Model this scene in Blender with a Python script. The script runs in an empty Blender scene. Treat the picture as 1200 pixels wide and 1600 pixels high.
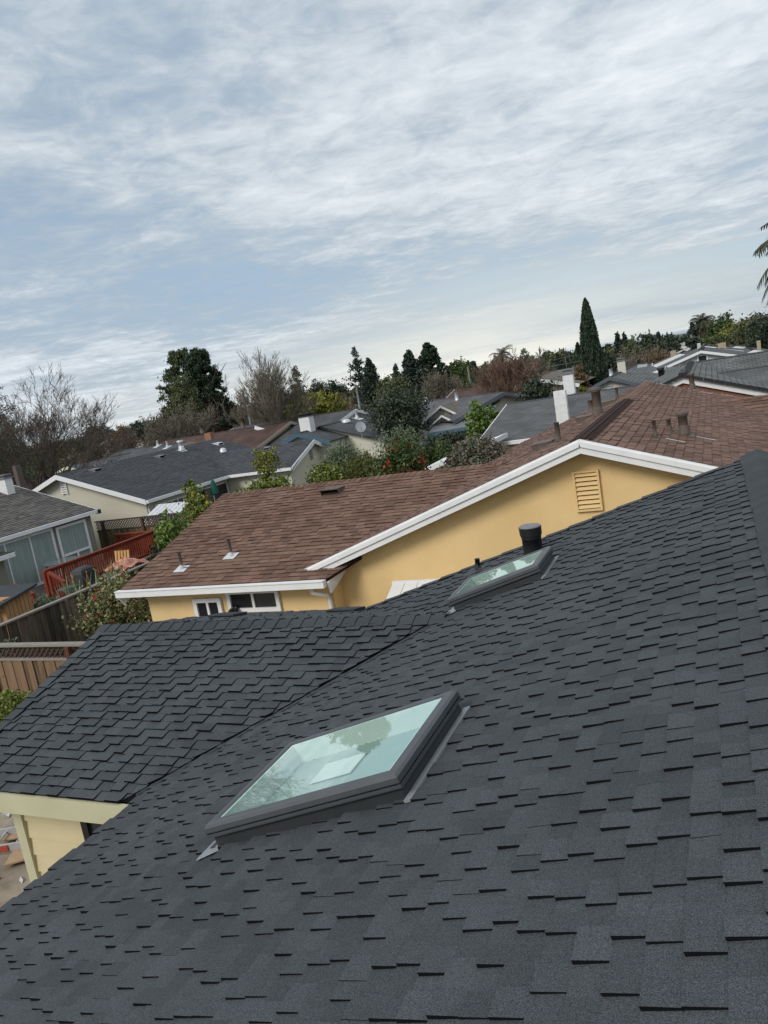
import bpy, math, random
import numpy as np
from mathutils import Vector, Matrix

C = bpy.context.scene.collection
R = math.radians
SC = bpy.context.scene

# ------------------------------------------------------------------ camera
# world: +X up the slope of the near roof, +Y along its ridge, +Z up; the eye is the origin
CAMX = np.array([0.90651001, 0.08363716, 0.41381691])   # world X in camera axes
CAMY = np.array([0.3882707, 0.21974781, -0.89496188])
CAMZ = np.array([-0.16578743, 0.97196488, 0.16672974])
FPX = 1176.75
cam_d = bpy.data.cameras.new("camera")
cam = bpy.data.objects.new("camera", cam_d)
C.objects.link(cam)
M4 = Matrix([list(CAMX) + [0], list(CAMY) + [0], list(CAMZ) + [0], [0, 0, 0, 1]])
cam.matrix_world = M4
cam_d.sensor_fit = 'VERTICAL'
cam_d.sensor_height = 36.0
cam_d.lens = FPX / 1600 * 36.0
cam_d.clip_start = 0.05
cam_d.clip_end = 3000
SC.camera = cam
GZ = -5.4            # ground level below the eye

SC.view_settings.view_transform = 'Standard'
SC.view_settings.look = 'None'
SC.view_settings.exposure = 0.68
SC.view_settings.gamma = 1.0
SC.view_settings.use_curve_mapping = False

# ------------------------------------------------------------------ sky and sun
SUN_EL, SUN_AZ = R(37), R(203)        # azimuth measured clockwise from +Y
world = bpy.data.worlds.new("World")
SC.world = world
world.use_nodes = True
wn, wl = world.node_tree.nodes, world.node_tree.links
wn.clear()


def wnode(t, **k):
    n = wn.new(t)
    for a, b in k.items():
        setattr(n, a, b)
    return n


def wmath(op, a, b=None, clamp=False):
    n = wnode('ShaderNodeMath', operation=op, use_clamp=clamp)
    for i, s in enumerate((a, b)):
        if s is None:
            continue
        if isinstance(s, (int, float)):
            n.inputs[i].default_value = s
        else:
            wl.new(s, n.inputs[i])
    return n.outputs[0]


def wmix(f, a, b):
    n = wnode('ShaderNodeMix', data_type='RGBA')
    for sock, s in ((n.inputs[0], f), (n.inputs[6], a), (n.inputs[7], b)):
        if isinstance(s, (int, float)):
            sock.default_value = s
        elif isinstance(s, tuple):
            sock.default_value = (*s, 1)
        else:
            wl.new(s, sock)
    return n.outputs[2]


def wramp(f, lo, hi):
    n = wnode('ShaderNodeMapRange', interpolation_type='SMOOTHSTEP')
    n.inputs[1].default_value = lo
    n.inputs[2].default_value = hi
    wl.new(f, n.inputs[0])
    return n.outputs[0]


def wnoise(vec, scale, detail, rough, dist, mapping):
    mp = wnode('ShaderNodeMapping')
    mp.inputs['Rotation'].default_value = mapping[0]
    mp.inputs['Scale'].default_value = mapping[1]
    mp.inputs['Location'].default_value = mapping[2]
    wl.new(vec, mp.inputs[0])
    n = wnode('ShaderNodeTexNoise')
    n.inputs['Scale'].default_value = scale
    n.inputs['Detail'].default_value = detail
    n.inputs['Roughness'].default_value = rough
    n.inputs['Distortion'].default_value = dist
    wl.new(mp.outputs[0], n.inputs['Vector'])
    return n.outputs[0]


sky = wnode('ShaderNodeTexSky', sky_type='NISHITA')
sky.sun_disc = False
sky.sun_elevation = SUN_EL
sky.sun_rotation = SUN_AZ
skyd = wnode('ShaderNodeMix', data_type='RGBA', blend_type='MULTIPLY')
skyd.inputs[0].default_value = 1
wl.new(sky.outputs[0], skyd.inputs[6])
skyd.inputs[7].default_value = (0.10, 0.10, 0.10, 1)
tc = wnode('ShaderNodeTexCoord')
sep = wnode('ShaderNodeSeparateXYZ')
wl.new(tc.outputs['Generated'], sep.inputs[0])
zc = wmath('ADD', wmath('MAXIMUM', sep.outputs[2], 0.0), 0.07)
comb = wnode('ShaderNodeCombineXYZ')
wl.new(wmath('DIVIDE', sep.outputs[0], zc), comb.inputs[0])
wl.new(wmath('DIVIDE', sep.outputs[1], zc), comb.inputs[1])
P = comb.outputs[0]
VA = R(25)
el_ = wmath('MAXIMUM', sep.outputs[2], 0.0)
n1 = wnoise(P, 0.62, 6, 0.56, 0.25, ((0, 0, -VA), (0.9, 1.0, 1), (3.1, 7.7, 0)))
n2 = wnoise(P, 3.6, 5, 0.62, 0.5, ((0, 0, -VA - 0.1), (0.95, 1.05, 1), (11.0, 2.0, 0)))
n3 = wnoise(P, 0.16, 2, 0.5, 0.2, ((0, 0, -VA), (0.6, 1.0, 1), (0.6, 4.4, 0)))
n5 = wnoise(P, 9.0, 4, 0.6, 0.8, ((0, 0, -VA + 0.3), (1.0, 1.0, 1), (1.0, 9.0, 0)))
dens = wmath('ADD', wmath('MULTIPLY', n1, 0.50), wmath('ADD', wmath('ADD', wmath('MULTIPLY', n2, 0.30), wmath('MULTIPLY', n5, 0.15)), wmath('MULTIPLY', n3, 0.30)))
lft = wmath('MAXIMUM', wmath('MULTIPLY', sep.outputs[0], -1.0), 0.0)
gap = wmath('MULTIPLY', wmath('SUBTRACT', el_, wmath('ADD', wmath('MULTIPLY', lft, 0.18), 0.05)), 11.0)
gap = wmath('POWER', 2.71828, wmath('MULTIPLY', wmath('MULTIPLY', gap, gap), -1.0))
dens = wmath('SUBTRACT', dens, wmath('MULTIPLY', gap, 0.115))
cov = wramp(dens, 0.36, 0.64)
brt = wramp(dens, 0.48, 0.80)
el = wmath('MAXIMUM', sep.outputs[2], 0.0)
low = wmath('POWER', 2.71828, wmath('MULTIPLY', el, -11.0))
cl_hi = wmix(brt, (0.275, 0.325, 0.370), (0.54, 0.575, 0.61))
blue = wmix(0.72, skyd.outputs[2], (0.19, 0.265, 0.36))
colr = wmix(cov, blue, cl_hi)
# thin cream veil towards the horizon, broken by blue-grey bars
n4 = wnoise(P, 0.22, 4, 0.5, 0.3, ((0, 0, -VA), (0.5, 1.0, 1), (5.0, 1.5, 0)))
azf = wmath('MULTIPLY', wmath('ADD', sep.outputs[0], 0.27), 4.2)
azf = wmath('POWER', 2.71828, wmath('MULTIPLY', wmath('MULTIPLY', azf, azf), -1.0))
azf = wmath('ADD', wmath('MULTIPLY', azf, 0.72), 0.28)
veil = wmath('MULTIPLY', azf, wmath('MULTIPLY', low, wramp(n4, 0.30, 0.58)), clamp=True)
colr = wmix(veil, colr, (0.60, 0.59, 0.53))
bg = wnode('ShaderNodeBackground')
bg.inputs['Strength'].default_value = 1.0
wl.new(colr, bg.inputs['Color'])
wo = wnode('ShaderNodeOutputWorld')
wl.new(bg.outputs[0], wo.inputs[0])

sun_d = bpy.data.lights.new("sun", 'SUN')
sun_d.energy = 1.3
sun_d.angle = R(22)
sun_d.color = (1.0, 0.95, 0.88)
sun = bpy.data.objects.new("sun", sun_d)
C.objects.link(sun)
sdir = Vector((math.sin(SUN_AZ) * math.cos(SUN_EL), math.cos(SUN_AZ) * math.cos(SUN_EL), math.sin(SUN_EL)))
sun.rotation_euler = sdir.to_track_quat('Z', 'Y').to_euler()


# ------------------------------------------------------------------ measuring helpers
def ray(u, v):
    c = np.array([u - 600.0, 800.0 - v, -FPX])
    return np.array([c @ CAMX, c @ CAMY, c @ CAMZ])


def at(u, v, Y):
    r = ray(u, v)
    return r * Y / r[1]


def atz(u, v, z):
    r = ray(u, v)
    return r * z / r[2]


def px(n, Y):
    """metres covered by n photo pixels at forward distance Y"""
    return n * Y / FPX * 1.0


# ------------------------------------------------------------------ materials
def mat(name, col, col2=None, rough=0.85, island=0.0, scale=3.0, amount=0.35, fleck=0.0, bump=0.0, bscale=60.0,
        metal=0.0, spec=0.3, stretch=None, scuff=0.0):
    m = bpy.data.materials.new(name)
    m.use_nodes = True
    nt = m.node_tree
    n, l = nt.nodes, nt.links
    b = n['Principled BSDF']
    b.inputs['Roughness'].default_value = rough
    b.inputs['Metallic'].default_value = metal
    b.inputs['Specular IOR Level'].default_value = spec
    t = n.new('ShaderNodeTexCoord')
    vec = t.outputs['Object']
    if stretch:
        mp = n.new('ShaderNodeMapping')
        mp.inputs['Scale'].default_value = stretch
        l.new(vec, mp.inputs[0])
        vec = mp.outputs[0]
    no = n.new('ShaderNodeTexNoise')
    no.inputs['Scale'].default_value = scale
    no.inputs['Detail'].default_value = 6
    no.inputs['Roughness'].default_value = 0.6
    l.new(vec, no.inputs['Vector'])
    mr = n.new('ShaderNodeMapRange')
    mr.inputs[1].default_value = 0.3
    mr.inputs[2].default_value = 0.7
    mr.inputs[3].default_value = 0.5 - amount
    mr.inputs[4].default_value = 0.5 + amount
    l.new(no.outputs[0], mr.inputs[0])
    fac = mr.outputs[0]
    if island:
        g = n.new('ShaderNodeNewGeometry')
        a = n.new('ShaderNodeMath')
        a.operation = 'MULTIPLY_ADD'
        a.inputs[1].default_value = island
        l.new(g.outputs['Random Per Island'], a.inputs[0])
        s = n.new('ShaderNodeMath')
        s.operation = 'SUBTRACT'
        s.inputs[1].default_value = island * 0.5
        l.new(fac, s.inputs[0])
        l.new(s.outputs[0], a.inputs[2])
        fac = a.outputs[0]
    mx = n.new('ShaderNodeMix')
    mx.data_type = 'RGBA'
    mx.inputs[6].default_value = (*col, 1)
    mx.inputs[7].default_value = (*(col2 or tuple(c * 1.3 for c in col)), 1)
    l.new(fac, mx.inputs[0])
    out = mx.outputs[2]
    if fleck:
        f1 = n.new('ShaderNodeTexNoise')
        f1.inputs['Scale'].default_value = 260
        f1.inputs['Detail'].default_value = 2
        f1.inputs['Roughness'].default_value = 0.8
        l.new(t.outputs['Object'], f1.inputs['Vector'])
        r1 = n.new('ShaderNodeMapRange')
        r1.inputs[1].default_value = 0.36
        r1.inputs[2].default_value = 0.70
        r1.inputs[3].default_value = 1 - fleck
        r1.inputs[4].default_value = 1 + fleck * 1.7
        l.new(f1.outputs[0], r1.inputs[0])
        vm = n.new('ShaderNodeVectorMath')
        vm.operation = 'SCALE'
        l.new(out, vm.inputs[0])
        l.new(r1.outputs[0], vm.inputs['Scale'])
        out = vm.outputs[0]
    if scuff:
        a1 = n.new('ShaderNodeTexNoise')
        a1.inputs['Scale'].default_value = 1.7
        a1.inputs['Detail'].default_value = 3
        l.new(t.outputs['Object'], a1.inputs['Vector'])
        a2 = n.new('ShaderNodeTexNoise')
        a2.inputs['Scale'].default_value = 95
        a2.inputs['Detail'].default_value = 3
        l.new(t.outputs['Object'], a2.inputs['Vector'])
        q1 = n.new('ShaderNodeMapRange')
        q1.inputs[1].default_value, q1.inputs[2].default_value = 0.60, 0.72
        l.new(a1.outputs[0], q1.inputs[0])
        q2 = n.new('ShaderNodeMapRange')
        q2.inputs[1].default_value, q2.inputs[2].default_value = 0.66, 0.72
        l.new(a2.outputs[0], q2.inputs[0])
        q3 = n.new('ShaderNodeMath')
        q3.operation = 'MULTIPLY'
        l.new(q1.outputs[0], q3.inputs[0])
        l.new(q2.outputs[0], q3.inputs[1])
        q4 = n.new('ShaderNodeMath')
        q4.operation = 'MULTIPLY'
        q4.inputs[1].default_value = scuff
        l.new(q3.outputs[0], q4.inputs[0])
        sm = n.new('ShaderNodeMix')
        sm.data_type = 'RGBA'
        sm.inputs[7].default_value = (0.30, 0.31, 0.32, 1)
        l.new(q4.outputs[0], sm.inputs[0])
        l.new(out, sm.inputs[6])
        out = sm.outputs[2]
    l.new(out, b.inputs['Base Color'])
    if bump:
        bn = n.new('ShaderNodeTexNoise')
        bn.inputs['Scale'].default_value = bscale
        bn.inputs['Detail'].default_value = 4
        l.new(vec, bn.inputs['Vector'])
        bp = n.new('ShaderNodeBump')
        bp.inputs['Strength'].default_value = bump
        bp.inputs['Distance'].default_value = 0.01
        l.new(bn.outputs[0], bp.inputs['Height'])
        l.new(bp.outputs[0], b.inputs['Normal'])
    return m


def roof_tex(name, c1, c2, mortar, bw=0.3, bh=0.14, bump=0.6, msize=0.012):
    """courses of shingles or tiles for roofs seen from afar; uses the face's own metres as coordinates"""
    m = bpy.data.materials.new(name)
    m.use_nodes = True
    n, l = m.node_tree.nodes, m.node_tree.links
    b = n['Principled BSDF']
    b.inputs['Roughness'].default_value = 0.9
    b.inputs['Specular IOR Level'].default_value = 0.25
    uv = n.new('ShaderNodeUVMap')
    br = n.new('ShaderNodeTexBrick')
    br.inputs['Scale'].default_value = 1.0
    br.inputs['Brick Width'].default_value = bw
    br.inputs['Row Height'].default_value = bh
    br.inputs['Mortar Size'].default_value = msize
    br.inputs['Mortar Smooth'].default_value = 0.4
    br.inputs['Color1'].default_value = (*c1, 1)
    br.inputs['Color2'].default_value = (*c2, 1)
    br.inputs['Mortar'].default_value = (*mortar, 1)
    l.new(uv.outputs[0], br.inputs['Vector'])
    no = n.new('ShaderNodeTexNoise')
    no.inputs['Scale'].default_value = 0.9
    no.inputs['Detail'].default_value = 7
    l.new(uv.outputs[0], no.inputs['Vector'])
    mr = n.new('ShaderNodeMapRange')
    mr.inputs[1].default_value = 0.3
    mr.inputs[2].default_value = 0.7
    mr.inputs[3].default_value = 0.75
    mr.inputs[4].default_value = 1.25
    l.new(no.outputs[0], mr.inputs[0])
    vm = n.new('ShaderNodeVectorMath')
    vm.operation = 'SCALE'
    l.new(br.outputs[0], vm.inputs[0])
    l.new(mr.outputs[0], vm.inputs['Scale'])
    l.new(vm.outputs[0], b.inputs['Base Color'])
    bp = n.new('ShaderNodeBump')
    bp.inputs['Strength'].default_value = bump
    bp.inputs['Distance'].default_value = 0.02
    bp.invert = True
    l.new(br.outputs[1], bp.inputs['Height'])
    l.new(bp.outputs[0], b.inputs['Normal'])
    return m


M = {}
M['shingle'] = mat('charcoal shingle', (0.044, 0.049, 0.0545), (0.068, 0.0745, 0.0815), 0.88, island=0.7, scale=1.1, amount=0.28, fleck=0.55, bump=0.4, bscale=330, scuff=.8)
M['cut'] = mat('cut asphalt edge', (0.007, 0.007, 0.008), rough=0.95, amount=0.2, spec=.05)
M['cap'] = mat('charcoal ridge shingle', (0.036, 0.041, 0.046), (0.052, 0.058, 0.064), 0.88, island=0.5, scale=1.5, amount=0.25, fleck=0.38, bump=0.3, bscale=330)
M['brown_shingle'] = mat('brown shingle', (0.105, 0.059, 0.041), (0.195, 0.115, 0.085), 0.9, island=0.9, scale=0.9, amount=0.3, fleck=0.25)
M['brown_cut'] = mat('brown shingle edge', (0.030, 0.016, 0.013), rough=0.95)
M['brown_tile'] = mat('red brown shingle', (0.105, 0.050, 0.038), (0.165, 0.085, 0.066), 0.9, island=0.7, scale=0.9, amount=0.3, fleck=0.25)
M['taupe_shingle'] = mat('taupe shingle', (0.080, 0.073, 0.068), (0.150, 0.138, 0.128), 0.9, island=1.0, scale=1.0, amount=0.25)
M['taupe_cut'] = mat('taupe edge', (0.035, 0.032, 0.03), rough=0.95)
M['slate_shingle'] = mat('slate grey shingle', (0.048, 0.050, 0.056), (0.080, 0.083, 0.092), 0.9, island=0.8, scale=0.7, amount=0.3)
M['slate_cut'] = mat('slate edge', (0.02, 0.02, 0.022), rough=0.95)
M['far_grey'] = roof_tex('far grey shingles', (0.070, 0.072, 0.078), (0.100, 0.102, 0.108), (0.045, 0.046, 0.05))
M['far_grey2'] = roof_tex('far mid grey shingles', (0.095, 0.097, 0.102), (0.125, 0.126, 0.13), (0.06, 0.06, 0.064))
M['far_pale'] = roof_tex('pale grey tiles', (0.125, 0.13, 0.13), (0.165, 0.17, 0.17), (0.06, 0.062, 0.064), bw=0.30, bh=0.20, msize=0.018, bump=1.0)
M['far_brown'] = roof_tex('far brown shingles', (0.075, 0.045, 0.036), (0.11, 0.066, 0.054), (0.045, 0.03, 0.025))
M['far_tan'] = roof_tex('weathered tan shingles', (0.15, 0.125, 0.10), (0.20, 0.17, 0.14), (0.09, 0.075, 0.06))
M['far_pink'] = roof_tex('faded pink roof', (0.24, 0.17, 0.145), (0.28, 0.20, 0.17), (0.17, 0.12, 0.10), bh=0.3)
M['yellow'] = mat('yellow stucco', (0.70, 0.495, 0.235), (0.79, 0.575, 0.290), 0.92, scale=1.1, amount=0.5, bump=0.5, bscale=45)
M['white'] = mat('white paint', (0.70, 0.71, 0.72), (0.80, 0.80, 0.80), 0.55, scale=4, amount=0.4, bump=0.08)
M['whitewash'] = mat('white painted brick', (0.66, 0.67, 0.67), (0.78, 0.78, 0.77), 0.8, scale=7, amount=0.4, bump=0.5, bscale=30)
M['cream_trim'] = mat('cream painted trim', (0.47, 0.45, 0.30), (0.54, 0.52, 0.36), 0.6, scale=2.5, amount=0.4, bump=0.06)
M['siding'] = mat('pale yellow siding', (0.56, 0.48, 0.29), (0.63, 0.55, 0.345), 0.6, scale=2, amount=0.4, bump=0.1)
M['beige'] = mat('beige stucco', (0.54, 0.51, 0.41), (0.61, 0.58, 0.475), 0.92, scale=1.2, amount=0.4, bump=0.3)
M['pale_wall'] = mat('pale stucco', (0.56, 0.54, 0.46), (0.64, 0.62, 0.53), 0.92, scale=1.2, amount=0.4)
M['offwhite_wall'] = mat('off white stucco', (0.50, 0.51, 0.50), (0.58, 0.585, 0.57), 0.92, scale=1.0, amount=0.4)
M['tan_wall'] = mat('tan stucco', (0.36, 0.29, 0.20), (0.42, 0.34, 0.24), 0.92, scale=1.2, amount=0.4)
M['sage_wall'] = mat('grey green siding', (0.195, 0.190, 0.155), (0.235, 0.228, 0.188), 0.8, scale=1.5, amount=0.4)
M['rust_wall'] = mat('reddish brown wall', (0.19, 0.085, 0.055), (0.24, 0.11, 0.07), 0.85)
M['blue_trim'] = mat('dusty blue trim', (0.055, 0.105, 0.15), (0.07, 0.13, 0.18), 0.6)
M['slate_trim'] = mat('slate blue trim', (0.085, 0.10, 0.125), (0.11, 0.125, 0.15), 0.6)
M['black_trim'] = mat('black roof edging', (0.018, 0.018, 0.02), (0.03, 0.03, 0.032), 0.7)
M['dark_glass'] = mat('dark window glass', (0.012, 0.014, 0.016), (0.03, 0.034, 0.036), 0.06, spec=0.6, scale=1.0)
M['curtain_glass'] = mat('window glass over pale green curtain', (0.20, 0.27, 0.255), (0.34, 0.42, 0.40), 0.08, spec=0.6, scale=5.0, stretch=(1, 3, 0.15), amount=0.5)
M['screen_glass'] = mat('grey insect screen', (0.13, 0.155, 0.165), (0.17, 0.195, 0.205), 0.5, scale=2)
M['black_metal'] = mat('black painted metal', (0.012, 0.012, 0.013), (0.02, 0.02, 0.021), 0.45, spec=0.4)
M['frame_metal'] = mat('dark grey aluminium cladding', (0.060, 0.064, 0.069), (0.080, 0.085, 0.091), 0.36, spec=0.5, scale=6, amount=0.3)
M['curb_metal'] = mat('charcoal flashing', (0.024, 0.027, 0.030), (0.034, 0.037, 0.041), 0.5, spec=0.4, scale=5)
M['lead'] = mat('pale grey flashing metal', (0.26, 0.275, 0.29), (0.36, 0.375, 0.39), 0.42, metal=0.3, scale=8)
M['bright_metal'] = mat('bright galvanised metal', (0.55, 0.56, 0.57), (0.72, 0.73, 0.74), 0.4, metal=0.3, scale=9)
M['cap_grey'] = mat('grey vent cap', (0.15, 0.155, 0.16), (0.2, 0.205, 0.21), 0.5)
M['pipe_brown'] = mat('brown painted vent metal', (0.085, 0.063, 0.052), (0.14, 0.11, 0.092), 0.6, scale=12, amount=0.45)
M['brick'] = mat('terracotta brick', (0.26, 0.13, 0.08), (0.34, 0.18, 0.12), 0.9)
M['tan_brick'] = mat('tan brick', (0.34, 0.29, 0.21), (0.42, 0.36, 0.27), 0.9, scale=10)
M['dark_fence'] = mat('weathered grey fence board', (0.050, 0.040, 0.032), (0.215, 0.170, 0.132), 0.9, island=1.1, scale=3, amount=0.35, stretch=(6, 6, 0.6), bump=0.3)
M['brown_fence'] = mat('brown fence board', (0.10, 0.062, 0.038), (0.245, 0.155, 0.092), 0.85, island=0.8, scale=3, amount=0.4, stretch=(6, 6, 0.6), bump=0.3)
M['moss_fence'] = mat('mossy old fence board', (0.060, 0.048, 0.022), (0.19, 0.150, 0.070), 0.9, island=0.6, scale=4, amount=0.5, stretch=(5, 5, 0.5), bump=0.3)
M['fence_cap'] = mat('silvered timber cap', (0.20, 0.18, 0.155), (0.29, 0.265, 0.235), 0.85, scale=4, stretch=(2, 2, 8))
M['red_post'] = mat('red brown stained post', (0.085, 0.032, 0.022), (0.13, 0.05, 0.034), 0.8)
M['lattice_brown'] = mat('dark lattice', (0.055, 0.034, 0.026), (0.085, 0.054, 0.042), 0.85)
M['redwood'] = mat('redwood stain', (0.155, 0.026, 0.014), (0.26, 0.052, 0.026), 0.6, island=0.6, scale=4, amount=0.3)
M['deck'] = mat('grey weathered decking', (0.13, 0.105, 0.088), (0.21, 0.175, 0.15), 0.85, island=0.6, scale=3)
M['shed_wood'] = mat('orange brown shed board', (0.34, 0.19, 0.085), (0.46, 0.27, 0.13), 0.8, island=0.6, scale=4)
M['shed_beige'] = mat('beige shed panel', (0.47, 0.40, 0.30), (0.54, 0.46, 0.35), 0.8)
M['ply'] = mat('plywood', (0.32, 0.21, 0.125), (0.42, 0.29, 0.18), 0.75, scale=2, stretch=(1, 7, 1), amount=0.5)
M['alu'] = mat('ladder aluminium', (0.42, 0.43, 0.44), (0.55, 0.56, 0.57), 0.4, metal=0.4)
M['red_label'] = mat('red plastic', (0.33, 0.06, 0.035), rough=0.5)
M['dirt'] = mat('bare builders earth', (0.17, 0.135, 0.10), (0.36, 0.305, 0.235), 0.95, scale=1.6, amount=0.55, bump=0.9, bscale=9)
M['bark'] = mat('grey brown bark', (0.076, 0.061, 0.051), (0.145, 0.116, 0.095), 0.95, scale=6)
M['bark_pale'] = mat('pale grey bark', (0.15, 0.14, 0.125), (0.24, 0.225, 0.20), 0.95, scale=6)
M['bark_red'] = mat('reddish twig bark', (0.115, 0.072, 0.054), (0.185, 0.115, 0.086), 0.95, scale=6)
M['bark_grey'] = mat('olive grey twig bark', (0.128, 0.112, 0.087), (0.195, 0.173, 0.132), 0.95, scale=6)
M['grill_cover'] = mat('grey vinyl cover', (0.035, 0.036, 0.038), (0.055, 0.056, 0.058), 0.6)
M['table_glass'] = mat('smoked table glass', (0.10, 0.13, 0.125), (0.14, 0.17, 0.165), 0.05, spec=0.7)
M['green_cloth'] = mat('dark green canvas', (0.008, 0.075, 0.06), (0.014, 0.10, 0.08), 0.8)
M['coral'] = mat('coral patterned cloth', (0.52, 0.12, 0.08), (0.62, 0.38, 0.30), 0.85, scale=9, amount=0.7)
M['orange_wood'] = mat('honey timber slats', (0.52, 0.30, 0.11), (0.62, 0.38, 0.16), 0.7)
M['concrete'] = mat('pale concrete', (0.42, 0.41, 0.39), (0.52, 0.51, 0.49), 0.9)


def leafmat(name, c1, c2, rough=0.55):
    m = mat(name, c1, c2, rough, island=1.0, scale=0.45, amount=0.22, spec=0.25)
    return m


L = {
    'pine': leafmat('dark pine needles', (0.014, 0.029, 0.017), (0.052, 0.081, 0.043)),
    'pine2': leafmat('olive pine needles', (0.032, 0.051, 0.022), (0.093, 0.120, 0.051)),
    'conifer': leafmat('blue green needles', (0.014, 0.026, 0.020), (0.052, 0.072, 0.052)),
    'dark': leafmat('dark leaves', (0.019, 0.029, 0.019), (0.077, 0.096, 0.058)),
    'olive': leafmat('olive leaves', (0.052, 0.065, 0.026), (0.138, 0.152, 0.067)),
    'silver': leafmat('silvery olive leaves', (0.072, 0.096, 0.052), (0.225, 0.261, 0.167)),
    'lime': leafmat('yellow green leaves', (0.094, 0.106, 0.013), (0.250, 0.250, 0.037)),
    'lemon': leafmat('lemon leaves', (0.072, 0.109, 0.020), (0.261, 0.290, 0.072)),
    'bright': leafmat('bright green leaves', (0.065, 0.116, 0.023), (0.196, 0.275, 0.065)),
    'green': leafmat('mid green leaves', (0.035, 0.061, 0.019), (0.109, 0.145, 0.049)),
    'feather': leafmat('yellowish feathery leaves', (0.065, 0.075, 0.017), (0.152, 0.167, 0.043)),
    'camellia': leafmat('glossy camellia leaves', (0.042, 0.058, 0.022), (0.320, 0.312, 0.136), 0.4),
    'sage': leafmat('grey green leaves', (0.080, 0.093, 0.058), (0.189, 0.203, 0.133)),
    'rust': leafmat('rust brown leaves', (0.096, 0.058, 0.029), (0.192, 0.120, 0.058)),
    'dry': leafmat('dry brown twigs', (0.096, 0.080, 0.058), (0.184, 0.157, 0.115)),
    'palm': leafmat('palm fronds', (0.017, 0.026, 0.017), (0.058, 0.072, 0.041)),
    'berry': leafmat('orange red berries', (0.300, 0.030, 0.010), (0.420, 0.085, 0.020)),
    'flower_red': leafmat('red blossom', (0.250, 0.012, 0.018), (0.380, 0.030, 0.040)),
    'flower_orange': leafmat('orange blossom', (0.500, 0.160, 0.020), (0.620, 0.260, 0.040)),
    'fruit': leafmat('yellow lemons', (0.550, 0.360, 0.020), (0.650, 0.460, 0.050)),
    'cream': leafmat('cream blossom', (0.360, 0.360, 0.200), (0.500, 0.500, 0.320)),
    'strap': leafmat('strap leaves', (0.072, 0.123, 0.065), (0.217, 0.290, 0.167)),
}


# ------------------------------------------------------------------ object helpers
def thing(name, label, cat, loc=(0, 0, 0), group=None):
    o = bpy.data.objects.new(name, None)
    o.empty_display_size = 0.2
    C.objects.link(o)
    o.location = tuple(float(c) for c in loc)
    o['label'] = label
    o['category'] = cat
    if group:
        o['group'] = group
    return o


def wloc(o):
    v = Vector((0, 0, 0))
    while o is not None:
        v = v + o.location
        o = o.parent
    return v


def tag(o, label, cat, group=None):
    o['label'] = label
    o['category'] = cat
    if group:
        o['group'] = group
    return o


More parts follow.
